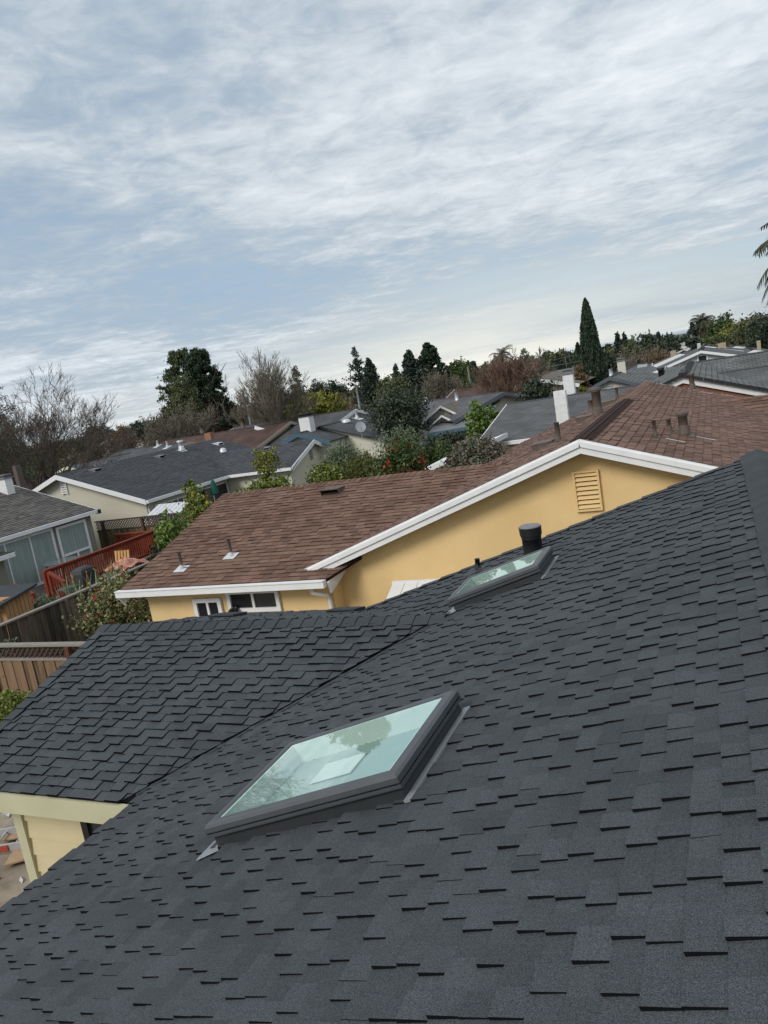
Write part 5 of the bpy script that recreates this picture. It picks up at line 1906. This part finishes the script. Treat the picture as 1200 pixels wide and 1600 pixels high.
def bare(name, label, base, top, width, Y, m, group=None, stems=1, seed=0, levels=6, r0=None, spread=.55, upk=.35, twigs=1.0, fan=0.0, z0=None, haze=None):
    """leafless tree: recursive tapering branches down to twigs"""
    b_ = at(*base, Y)
    t_ = at(*top, Y)
    x, y = b_[0], Y
    zb = GZ if z0 is None else z0
    H = t_[2] - zb
    W = width * math.hypot(t_[0], Y) / FPX
    o = thing(name, label, 'tree', (x, y, GZ), group)
    rng = random.Random(seed)
    big, small = MB(), MB()
    r0 = r0 or H * .016
    tips = []

    def grow(p, d, ln, r, lev):
        segs = 3 if lev < 3 else 2
        pts, rads = [p], [r]
        q, dd = p, d
        for i in range(segs):
            j = np.array([rng.gauss(0, 1), rng.gauss(0, 1), rng.gauss(0, .7)]) * .16
            dd = dd + j + np.array([0, 0, upk * .22])
            dd = dd / np.linalg.norm(dd)
            q = q + dd * ln / segs
            pts.append(q)
            rads.append(r * (1 - .42 * (i + 1) / segs))
        (big if lev < 3 else small).tube(pts, rads, 6 if lev < 2 else (4 if lev < 4 else 3), caps=False)
        if lev >= levels:
            tips.append(q)
            return
        nchild = 2 + (rng.random() < .55 * twigs) + (rng.random() < .25 * twigs)
        for i in range(nchild):
            ax = np.array([rng.gauss(0, 1), rng.gauss(0, 1), rng.gauss(0, .5)])
            nd = dd + ax / np.linalg.norm(ax) * spread * rng.uniform(.6, 1.3)
            nd = nd / np.linalg.norm(nd)
            k = rng.randrange(1, len(pts)) if i else -1
            grow(pts[k], nd, ln * rng.uniform(.62, .86), max(rads[k] * .68, .00033 * Y), lev + 1)

    for s in range(stems):
        a = 6.28 * s / max(stems, 1) + rng.uniform(-.4, .4)
        tilt = (.28 + .12 * rng.random()) * (W / H) * (1 if stems > 1 else .2) * (1 + fan)
        d = np.array([math.cos(a) * tilt, math.sin(a) * tilt * .7, 1.0])
        d = d / np.linalg.norm(d)
        grow(np.array([x + math.cos(a) * r0 * 1.2 * (stems > 1), y + math.sin(a) * r0 * (stems > 1), zb]), d, H * .30, r0 * rng.uniform(.8, 1.1), 0)
    # fit the grown crown to the measured size
    allv = np.array(small.v)
    zt = np.percentile(allv[:, 2], 99.6)
    sx_ = W / (np.percentile(allv[:, 0], 98) - np.percentile(allv[:, 0], 2) + 1e-6)
    sz = H / (zt - zb)
    for mb_ in (big, small):
        vv = np.array(mb_.v)
        vv[:, 0] = x + (vv[:, 0] - x) * sx_
        vv[:, 1] = y + (vv[:, 1] - y) * sx_
        vv[:, 2] = zb + (vv[:, 2] - zb) * sz
        mb_.v = [tuple(q) for q in vv]
    cx = np.median(np.array(small.v)[:, 0])
    sh_ = t_[0] - cx
    for mb_ in (big, small):
        vv = np.array(mb_.v)
        vv[:, 0] += sh_ * np.clip((vv[:, 2] - zb) / H, 0, 1)
        mb_.v = [tuple(q) for q in vv]
    big.build('trunk', M[m], o)
    small.build('branches', M[m], o)
    if haze:
        vv = np.array(small.v)
        rg = np.random.default_rng(seed + 5)
        pk = vv[rg.integers(0, len(vv), haze[1])] + rg.normal(0, .12, (haze[1], 3))
        leaves('dead_leaves', pk, haze[2], L[haze[0]], o, seed + 6, aspect=.35)
    return o


def palm(label, top, Y, H_fr, nf, name='palm_tree', size=1.0, trunk_px=None, skirt=False):
    c = at(*top, Y)
    o = thing(name, label, 'palm', (c[0], Y, GZ))
    rng = random.Random(int(Y * 7))
    pos, dirs = [], []
    st = MB()
    leaf = MB()
    for i in range(nf):
        az = 6.283 * i / nf * 2.618 + rng.uniform(-.2, .2)
        el_ = rng.uniform(-.35, 1.3)
        Ln = H_fr * rng.uniform(.85, 1.1)
        p = np.array(c)
        pts = [p]
        d = np.array([math.cos(az) * math.cos(el_), math.sin(az) * math.cos(el_), math.sin(el_)])
        for s in range(9):
            d = d + np.array([0, 0, -.13 - .02 * s])
            d = d / np.linalg.norm(d)
            p = p + d * Ln / 9
            pts.append(p)
        st.tube(pts, [.035 * size * (1 - k / 11) for k in range(10)], 4, caps=False)
        for s in range(1, 10):
            a, b = pts[s - 1], pts[s]
            dd = (b - a) / np.linalg.norm(b - a)
            side = np.cross(dd, (0, 0, 1.0))
            side = side / (np.linalg.norm(side) + 1e-9)
            for q in (.15, .5, .85):
                m_ = a + (b - a) * q
                l_ = H_fr * .19 * math.sin(math.pi * min(1, (s + q) / 10.5)) + .1 * size
                for sg in (-1, 1):
                    e = m_ + side * sg * l_ * .8 + dd * l_ * .55 - np.array([0, 0, l_ * .35])
                    w = dd * .035 * size * H_fr * .4
                    leaf.face([m_ - w, m_ + w, e + w * .2, e - w * .2])
    k = MB()
    r = .22 * size
    n = 14
    k.tube([(c[0], Y, GZ + (c[2] - GZ) * i / n) for i in range(n + 1)], [r * (1.25 - .25 * i / n) * (1.06 if i % 2 else .96) for i in range(n + 1)], 9)
    k.build('trunk', M['bark'], o, True)
    st.build('frond_stems', M['bark_grey'], o)
    leaf.build('fronds', L['palm'], o)
    if skirt:
        rg = np.random.default_rng(3)
        ps = np.stack([c[0] + rg.normal(0, r * 1.5, 900), Y + rg.normal(0, r * 1.5, 900), c[2] - rg.random(900) * H_fr * .9], 1)
        leaves('dead_fronds', ps, .3, L['dry'], o, 4, aspect=.2, droop=np.array([0, 0, -1.0]))
    return o


BIG_T, MID_T = 'trees on the skyline', 'trees among the houses'
# --- left edge to the pine
bare('bare_tree', 'big spreading bare tree with dark trunk at the left edge', (58, 757), (62, 592), 178, 30, 'bark', stems=5, seed=3, levels=7, spread=.62, twigs=1.1, fan=.9, r0=.23, haze=('dry', 260, .05))
tree('blob', 'evergreen_tree', 'dark evergreen behind the bare tree at the left edge', 'tree', (-14, 605), 46, 48, 'dark', BIG_T, z0=-4)
tree('blob', 'hedge', 'low dark hedge behind the big bare tree', 'hedge', (40, 716), 110, 42, 'dark', BIG_T, z0=GZ, dens=.7)
bare('bare_tree', 'rounded brown bare tree with a few dry leaves right of the big bare tree', (172, 728), (168, 651), 92, 45, 'bark', stems=3, seed=8, levels=7, spread=.8, twigs=1.1, upk=.1, haze=('dry', 2600, .07))
tree('blob', 'shrub', 'tiny dark far clump under the gap in the skyline', 'shrub', (217, 657), 30, 110, 'dark', BIG_T, z0=-3, dens=.8)
tree('pine', 'pine_tree', 'tallest dark pine, right half of the twin topped pair', 'tree', (306, 540), 84, 62, 'pine', BIG_T, z0=-3.5, size=.13, dens=1.7, aspect=.4)
tree('pine', 'pine_tree', 'broad dark olive pine, left half of the twin topped pair', 'tree', (279, 546), 104, 63, 'pine2', BIG_T, z0=-3.0, size=.13, dens=1.5, aspect=.4)
tree('blob', 'pine_tree', 'lighter olive rounded pine in front of the tall twin pines', 'tree', (281, 590), 46, 57, 'olive', BIG_T, z0=-1.5, size=.10, dens=1.3)
bare('bare_shrub', 'dry grey brown thicket at the foot of the tall twin pines', (270, 705), (272, 632), 92, 52, 'bark_grey', stems=9, seed=14, levels=5, spread=.7, upk=.3, fan=.8, r0=.05, haze=('dry', 5200, .09))
bare('birch_tree', 'slender whitish bare birch right of the tall pines', (354, 668), (345, 588), 40, 66, 'bark_pale', stems=1, seed=21, levels=6, spread=.5, twigs=1.0, r0=.10)
tree('blob', 'shrub', 'brownish low shrubs right under the pale birch', 'shrub', (352, 628), 52, 64, 'rust', BIG_T, z0=-3, dens=.6)
bare('bare_tree', 'tall grey bare tree with many upright stems behind the brown roof', (424, 690), (408, 556), 98, 47, 'bark_grey', stems=6, seed=27, levels=7, spread=.42, upk=.5, fan=.5, r0=.12)
bare('bare_shrub', 'olive grey willowy thicket behind the upright bare stems', (395, 676), (395, 612), 85, 60, 'bark_grey', stems=10, seed=30, levels=5, spread=.45, upk=.5, fan=.8, r0=.05, haze=('dry', 4200, .09))
tree('spire', 'conifer_tree', 'loose grey green conifer right of the upright bare tree', 'tree', (460, 573), 44, 64, 'dark', BIG_T, z0=-3, dens=1.2, size=.13)
for (u, v, w, Y, lab, m) in ((492, 592, 44, 78, 'rounded dark tree on the skyline above the yellow green one', 'dark'), (519, 590, 34, 80, 'small rounded dark tree left of the pointed conifers', 'pine'),
                             (440, 610, 50, 74, 'dark mound of trees behind the upright bare stems', 'dark')):
    tree('blob', 'evergreen_tree', lab, 'tree', (u, v), w, Y, m, BIG_T, z0=-3.5, dens=1.1)
tree('blob', 'yellow_green_tree', 'bright yellow green rounded tree behind the white chimney', 'tree', (490, 614), 84, 55, 'lime', MID_T, z0=-3.0, size=.12, dens=1.1)
tree('spire', 'conifer_tree', 'tall thin topped layered conifer left of the paired spires', 'tree', (553, 544), 48, 76, 'conifer', BIG_T, z0=-2.5, dens=1.3, size=.14)
tree('cone', 'conifer_tree', 'dense dark conifer just right of the thin topped one', 'tree', (575, 561), 42, 73, 'conifer', BIG_T, z0=-3, size=.15)
for (u, v, w, Y, lab, sd) in ((533, 618, 54, 64, 'brown leafless thicket left of the street lamp', 41), (590, 628, 52, 62, 'dry brown thicket right of the street lamp', 43)):
    bare('bare_shrub', lab, (u, v + 46), (u, v), w, Y, 'bark_grey', stems=9, seed=sd, levels=5, spread=.6, upk=.3, fan=.8, r0=.05, haze=('rust' if sd == 41 else 'dry', 5200, .10))
tree('blob', 'olive_green_tree', 'yellowish olive domed tree behind the shiny dark tree', 'tree', (615, 590), 62, 52, 'olive', MID_T, z0=-3, size=.11)
tree('cone', 'conifer_tree', 'broad dark blue green conifer, centre of the skyline', 'tree', (638, 549), 54, 70, 'conifer', BIG_T, z0=-3, size=.15, dens=1.2)
tree('spire', 'conifer_tree', 'small far spire left of the broad blue green conifer', 'tree', (617, 569), 20, 95, 'conifer', BIG_T, z0=-3, size=.16)
tree('pine', 'cypress_pine', 'ragged dark open crowned tree right of the broad conifer', 'tree', (668, 537), 52, 74, 'pine', BIG_T, z0=-2, size=.16, dens=.75)
for (u, v, w, Y, lab, sd) in ((684, 580, 52, 60, 'grey brown bare bush under the ragged dark tree', 51), (706, 590, 46, 63, 'second grey brown bare bush, beside the round green tree', 53)):
    bare('bare_shrub', lab, (u, v + 42), (u, v), w, Y, 'bark_grey', stems=8, seed=sd, levels=5, spread=.6, upk=.35, fan=.8, r0=.05, haze=('dry', 4200, .09))
tree('blob', 'round_green_tree', 'round mid green tree left of the utility pole', 'tree', (715, 565), 44, 76, 'green', BIG_T, z0=-3, dens=1.1)
tree('blob', 'shrub', 'green bushes below the thin utility pole', 'shrub', (733, 600), 44, 58, 'olive', MID_T, z0=-3.5)
tree('cone', 'conifer_tree', 'small dark far conifer right of the utility pole', 'tree', (739, 566), 20, 92, 'conifer', BIG_T, z0=-3)
tree('blob', 'evergreen_tree', 'small dark far tree left of the reddish bare tree', 'tree', (752, 577), 22, 92, 'dark', BIG_T, z0=-3)
bare('bare_tree', 'wide reddish brown bare tree with fine upswept twigs', (797, 632), (788, 556), 92, 46, 'bark_red', stems=9, seed=61, levels=6, spread=.42, upk=.45, fan=1.0, r0=.07, z0=-4.5, haze=('rust', 1100, .06))
palm('palm with spiky fronds rising behind the reddish bare tree', (783, 556), 70, 1.5, 30, size=1.0)
tree('spire', 'conifer_tree', 'thin grey conifer right of the reddish bare tree', 'tree', (818, 545), 42, 80, 'sage', BIG_T, z0=-2, dens=.75, size=.11)
bare('bare_tree', 'thin far bare tree with upright twigs right of the grey conifer', (842, 590), (842, 545), 34, 90, 'bark_grey', stems=3, seed=66, levels=5, spread=.3, upk=.6, r0=.09)
tree('blob', 'citrus_tree', 'dark citrus tree with yellow fruit left of the rear white chimney', 'tree', (836, 594), 52, 36, 'dark', MID_T, z0=-3.4, size=.08, dens=1.2, extra=('fruit', 'fruit', 60, .05))
bare('bare_shrub', 'tangled brown twiggy shrub between the citrus and the rear white chimney', (866, 632), (868, 590), 62, 37, 'bark', stems=7, seed=68, levels=5, spread=.8, upk=.1, fan=1.0, r0=.04, haze=('dark', 3000, .06))
tree('column', 'cypress_tree', 'tall narrow dark cypress beside the slate edged gable', 'tree', (914, 467), 46, 55, 'pine', BIG_T, z0=-4.2, size=.10, dens=2.4, aspect=.35)
tree('column', 'cypress_tree', 'shorter blunt cypress tucked behind the tall narrow one', 'tree', (902, 537), 26, 57, 'pine', BIG_T, z0=-4.2, size=.14, dens=.7, aspect=.4)
tree('blob', 'shrub', 'rust brown shrub at the left foot of the tall cypress', 'shrub', (903, 575), 26, 50, 'rust', MID_T, z0=-4)
tree('blob', 'shrub', 'dark bushes at the right foot of the tall cypress', 'shrub', (948, 550), 36, 62, 'dark', MID_T, z0=-3.5)
tree('blob', 'shrub', 'small yellow leafed shrub behind the rear white chimney', 'shrub', (910, 601), 14, 39, 'lime', MID_T, z0=-3.4, size=.06)
# --- far skyline to the right
far = [(856, 572, 26, 120, 'dark', 'blob', 'far low dark tree left of the rear white chimney, nearest it'), (845, 574, 12, 130, 'conifer', 'cone', 'tiny far conifer left of the rear white chimney'),
       (872, 558, 14, 115, 'conifer', 'cone', 'small far conifer above the rear white chimney'), (882, 552, 14, 115, 'dark', 'blob', 'small rounded far tree above the television aerial'),
       (964, 521, 15, 95, 'conifer', 'cone', 'left one of two small dark conifers right of the cypress'), (975, 522, 14, 98, 'conifer', 'cone', 'right one of two small dark conifers right of the cypress'),
       (984, 534, 26, 90, 'green', 'blob', 'rounded green far tree right of the two small conifers'), (1003, 532, 24, 95, 'dark', 'blob', 'rounded dark far tree left of the reddish thicket'),
       (1028, 520, 16, 105, 'conifer', 'cone', 'small dark conifer over the middle of the far roofs'), (1042, 526, 36, 100, 'dark', 'blob', 'dark broad far tree right of that small conifer'),
       (1062, 523, 36, 105, 'pine', 'blob', 'dark olive far tree left of the slim tall conifer'), (1120, 497, 40, 92, 'green', 'blob', 'tall rounded green tree right of the far palm'),
       (1133, 490, 26, 94, 'dark', 'blob', 'tall dark tree leaning right behind the rounded green one'), (1156, 500, 52, 84, 'lime', 'blob', 'large yellow green far tree'),
       (1140, 516, 44, 80, 'olive', 'blob', 'low olive tree in front of the yellow green far tree'), (1182, 494, 56, 76, 'olive', 'blob', 'broad olive tree near the right edge'),
       (1196, 487, 60, 68, 'dark', 'blob', 'dark brown green tree at the right edge'), (1160, 500, 10, 110, 'conifer', 'cone', 'tiny conifer tip above the yellow green far tree')]
for (u, v, w, Y, m, kd, lab) in far:
    tree(kd, 'far_tree', lab, 'tree', (u, v), w, Y, m, BIG_T, z0=-3.2, dens=.9 if kd == 'blob' else .6)
tree('spire', 'conifer_tree', 'slim tall layered conifer left of the far palm', 'tree', (1081, 504), 24, 92, 'conifer', BIG_T, z0=-3.2, dens=.9, size=.14)
palm('far fan crowned palm with shaggy trunk above the far roofs', (1098, 503), 96, 1.7, 46, size=1.2, skirt=True)
for (u, v, w, Y, lab, sd) in ((1005, 540, 74, 88, 'greyish brown bare thicket beyond the grey roofs', 81), (1030, 548, 40, 80, 'rust coloured bush at the right end of the bare thicket', 83), (925, 560, 30, 90, 'faint brown thicket behind the cypress', 85)):
    bare('bare_shrub', lab, (u, v + 30), (u, v), w, Y, 'bark_grey', stems=9, seed=sd, levels=5, spread=.7, upk=.2, fan=1.0, r0=.05, haze=('rust' if sd == 83 else 'dry', 5000, .12))
for i in range(26):
    u = 190 + i * 34
    v = 662 - .1705 * (u - 215) - 3 - (i * 37 % 11) * .6
    Y = 150 + (i * 53 % 60)
    tree('blob', 'distant_tree', 'small dark distant tree blending into the far skyline', 'tree', (u, v), 44, Y, ('dark', 'pine', 'olive')[i % 3], 'distant trees along the horizon', z0=GZ, dens=.45, size=.42)
for i, (u, v, w, Y, m) in enumerate(((-20, 684, 70, 95, 'olive'), (30, 698, 60, 80, 'dark'), (75, 692, 56, 105, 'rust'), (112, 683, 60, 88, 'olive'), (150, 664, 50, 120, 'dark'),
                                     (186, 664, 40, 100, 'rust'), (205, 668, 30, 140, 'olive'), (245, 655, 50, 110, 'dark'), (120, 702, 80, 66, 'dry'), (60, 712, 80, 58, 'olive'), (340, 636, 60, 95, 'dark'), (372, 640, 40, 90, 'olive'))):
    tree('blob', 'far_tree', ('olive', 'dark', 'brownish', 'low olive', 'rounded dark', 'rusty', 'pale olive', 'broad dark', 'dry brown', 'wide olive', 'dark mounded', 'small olive')[i] + ' background tree '
         + ('at the extreme left edge', 'behind the hedge at the left edge', 'seen through the big bare tree', 'between the two bare trees', 'behind the rounded brown bare tree', 'above the faded pink roof, left part', 'above the faded pink roof, right part',
            'behind the foot of the twin pines', 'below the two bare trees, nearer', 'through the stems of the big bare tree', 'behind the pale birch', 'just right of the pale birch')[i], 'tree', (u, v), w, Y, m, BIG_T, z0=GZ, dens=.8)
# --- big palm whose fronds enter at the right edge
palm('close palm with long drooping dark fronds at the right edge', (1290, 388), 34, 2.75, 60, size=1.5)

# --- shrubs between the houses
tree('blob', 'shiny_dark_tree', 'dense shiny dark domed tree left of the double gables', 'tree', (616, 604), 88, 36, 'dark', MID_T, z0=-4.0, size=.085, dens=1.7)
tree('blob', 'olive_shrub', 'silvery green feathery shrub beside the beige gable', 'shrub', (527, 680), 64, 27, 'silver', MID_T, z0=-4.6, size=.075, dens=1.3, aspect=.22)
tree('blob', 'yellow_leaf_shrub', 'yellow speckled shrub against the beige gable wall', 'shrub', (503, 722), 64, 21.5, 'lemon', MID_T, z0=-3.6, size=.05, dens=1.2, extra=('blossom', 'cream', 300, .035))
tree('blob', 'feathery_shrub', 'loose feathery olive green shrub left of the red berry bush', 'shrub', (566, 700), 78, 22, 'feather', MID_T, z0=-3.8, size=.06, dens=1.4, aspect=.2)
tree('blob', 'berry_bush', 'green bush topped with orange red berries', 'shrub', (622, 689), 80, 21, 'green', MID_T, z0=-3.8, size=.055, dens=1.3, extra=('berries', 'berry', 420, .042))
tree('blob', 'green_shrub', 'mid green shrub between the berry bush and the shiny dark tree', 'shrub', (624, 668), 74, 26, 'silver', MID_T, z0=-4.2, size=.06, dens=1.3, aspect=.3)
tree('blob', 'low_dark_shrub', 'low dark green shrubs in front of the blue edged carport', 'shrub', (676, 690), 74, 27, 'green', MID_T, z0=-4.6, size=.065, dens=1.2)
tree('blob', 'low_dark_shrub', 'dark green shrub under the blue carport eave', 'shrub', (706, 676), 54, 31, 'dark', MID_T, z0=-4.6, size=.065, dens=1.1)
tree('blob', 'bright_tree', 'bright green glossy leaved tree left of the white eaved house', 'tree', (745, 630), 46, 31, 'bright', MID_T, z0=-4.0, size=.075, dens=1.2)
tree('blob', 'bright_tree', 'yellow green sprays at the right of the bright glossy tree', 'tree', (772, 643), 30, 32, 'bright', MID_T, z0=-2.6, size=.07, dens=.8)
tree('blob', 'grey_green_shrub', 'grey green wispy shrub against the white patio cover', 'shrub', (741, 682), 96, 20.5, 'sage', MID_T, z0=-3.4, size=.042, dens=1.0, extra=('dead_twigs', 'dry', 1500, .05))
# --- along the rake of the brown wing
tree('blob', 'lemon_tree', 'lemon tree with yellow fruit against the brown roof edge', 'tree', (305, 765), 56, 17.5, 'lemon', MID_T, z0=-4.6, size=.05, dens=.9, extra=('fruit', 'fruit', 90, .045))
tree('blob', 'lemon_tree', 'tall thin sprays of lemon leaves in front of the beige house windows', 'tree', (292, 742), 22, 18.2, 'lemon', MID_T, z0=-3.2, size=.05, dens=.5)
tree('blob', 'bright_shrub', 'fresh green shrub just left of the brown roof edge', 'shrub', (262, 795), 54, 16, 'bright', MID_T, z0=-4.7, size=.055, dens=1.1)
tree('blob', 'dark_shrub', 'dark shrub in the corner between red railing and brown roof', 'shrub', (243, 842), 38, 15, 'dark', MID_T, z0=-5, size=.05, dens=1.1)
tree('blob', 'lemon_tree', 'leafy green tree over the brown ridge below the beige house', 'tree', (413, 742), 78, 19.5, 'lemon', MID_T, z0=-3.2, size=.055, dens=.9)
tree('blob', 'lemon_tree', 'thin upright yellow sprays above the brown ridge', 'tree', (412, 702), 46, 19.8, 'lime', MID_T, z0=-2.35, size=.045, dens=.28)
tree('blob', 'camellia_bush', 'large glossy camellia bush with red flowers beside the dark board fence', 'shrub', (178, 893), 116, 12.2, 'camellia', MID_T, z0=-4.9, size=.042, dens=1.2, extra=('flowers', 'flower_red', 150, .035))
tree('blob', 'dark_shrub', 'dark shadowed shrub between the camellia and the yellow wall', 'shrub', (214, 925), 50, 13.0, 'dark', MID_T, z0=GZ + .1, size=.05, dens=1.0)
tree('blob', 'variegated_shrub', 'pale variegated shrub behind the dark board fence by the deck steps', 'shrub', (57, 932), 62, 14.6, 'silver', MID_T, z0=GZ + .1, size=.04, dens=1.1)
tree('blob', 'golden_shrub', 'golden leaved shrub in front of the brown lattice fence', 'shrub', (6, 1078), 62, 7.9, 'lemon', MID_T, z0=GZ + .3, size=.035, dens=1.1)
tree('blob', 'fence_vine', 'small green vine tips over the lattice fence at the left edge', 'vine', (8, 1000), 44, 9.75, 'sage', MID_T, z0=-3.9, size=.03, dens=.6)


def strap_plant(label, c, w, h, n, seed, flowers=30):
    o = thing('strap_leaved_plant', label, 'plant', (c[0], c[1], GZ))
    rng = random.Random(seed)
    k, f = MB(), MB()
    for i in range(n):
        bx, by = c[0] + rng.uniform(-w, w) * .5, c[1] + rng.uniform(-w, w)
        a = rng.uniform(0, 6.28)
        tl = rng.uniform(.1, .55)
        ln = h * rng.uniform(.6, 1.05)
        wd = rng.uniform(.035, .07)
        sd = np.array([-math.sin(a), math.cos(a), 0])
        dirv = np.array([math.cos(a) * tl, math.sin(a) * tl, 1.0])
        p = np.array([bx, by, GZ])
        prev = None
        for s in range(5):
            q = p + dirv * ln * s / 4 + np.array([math.cos(a), math.sin(a), -.7]) * .12 * (s / 4) ** 2
            ww = wd * (1 - .2 * s) * (1 if s < 4 else 0.3)
            cur = (q - sd * ww, q + sd * ww)
            if prev:
                k.face([prev[0], prev[1], cur[1], cur[0]])
            prev = cur
        if i < flowers:
            q = p + dirv * ln * .96
            f.tube([p, q], [.012, .010], 4)
            for s in range(3):
                e = q + np.array([rng.uniform(-.10, .10), rng.uniform(-.10, .10), rng.uniform(.03, .14)])
                f.face([q, q + [.02, .02, .0], e, e - [.015, 0, .02]])
    k.build('strap_leaves', L['strap'], o)
    f.build('flowers', L['flower_orange'], o)
    return o


c = at(168, 905, 15.6)
strap_plant('clump of spiky strap leaves with orange flowers behind the dark fence', c, 1.25, 1.78, 260, 5, 12)
c = at(150, 925, 14.9)
strap_plant('smaller strap leaved clump with orange flowers nearer the deck steps', c, .5, 1.5, 80, 6, 5)
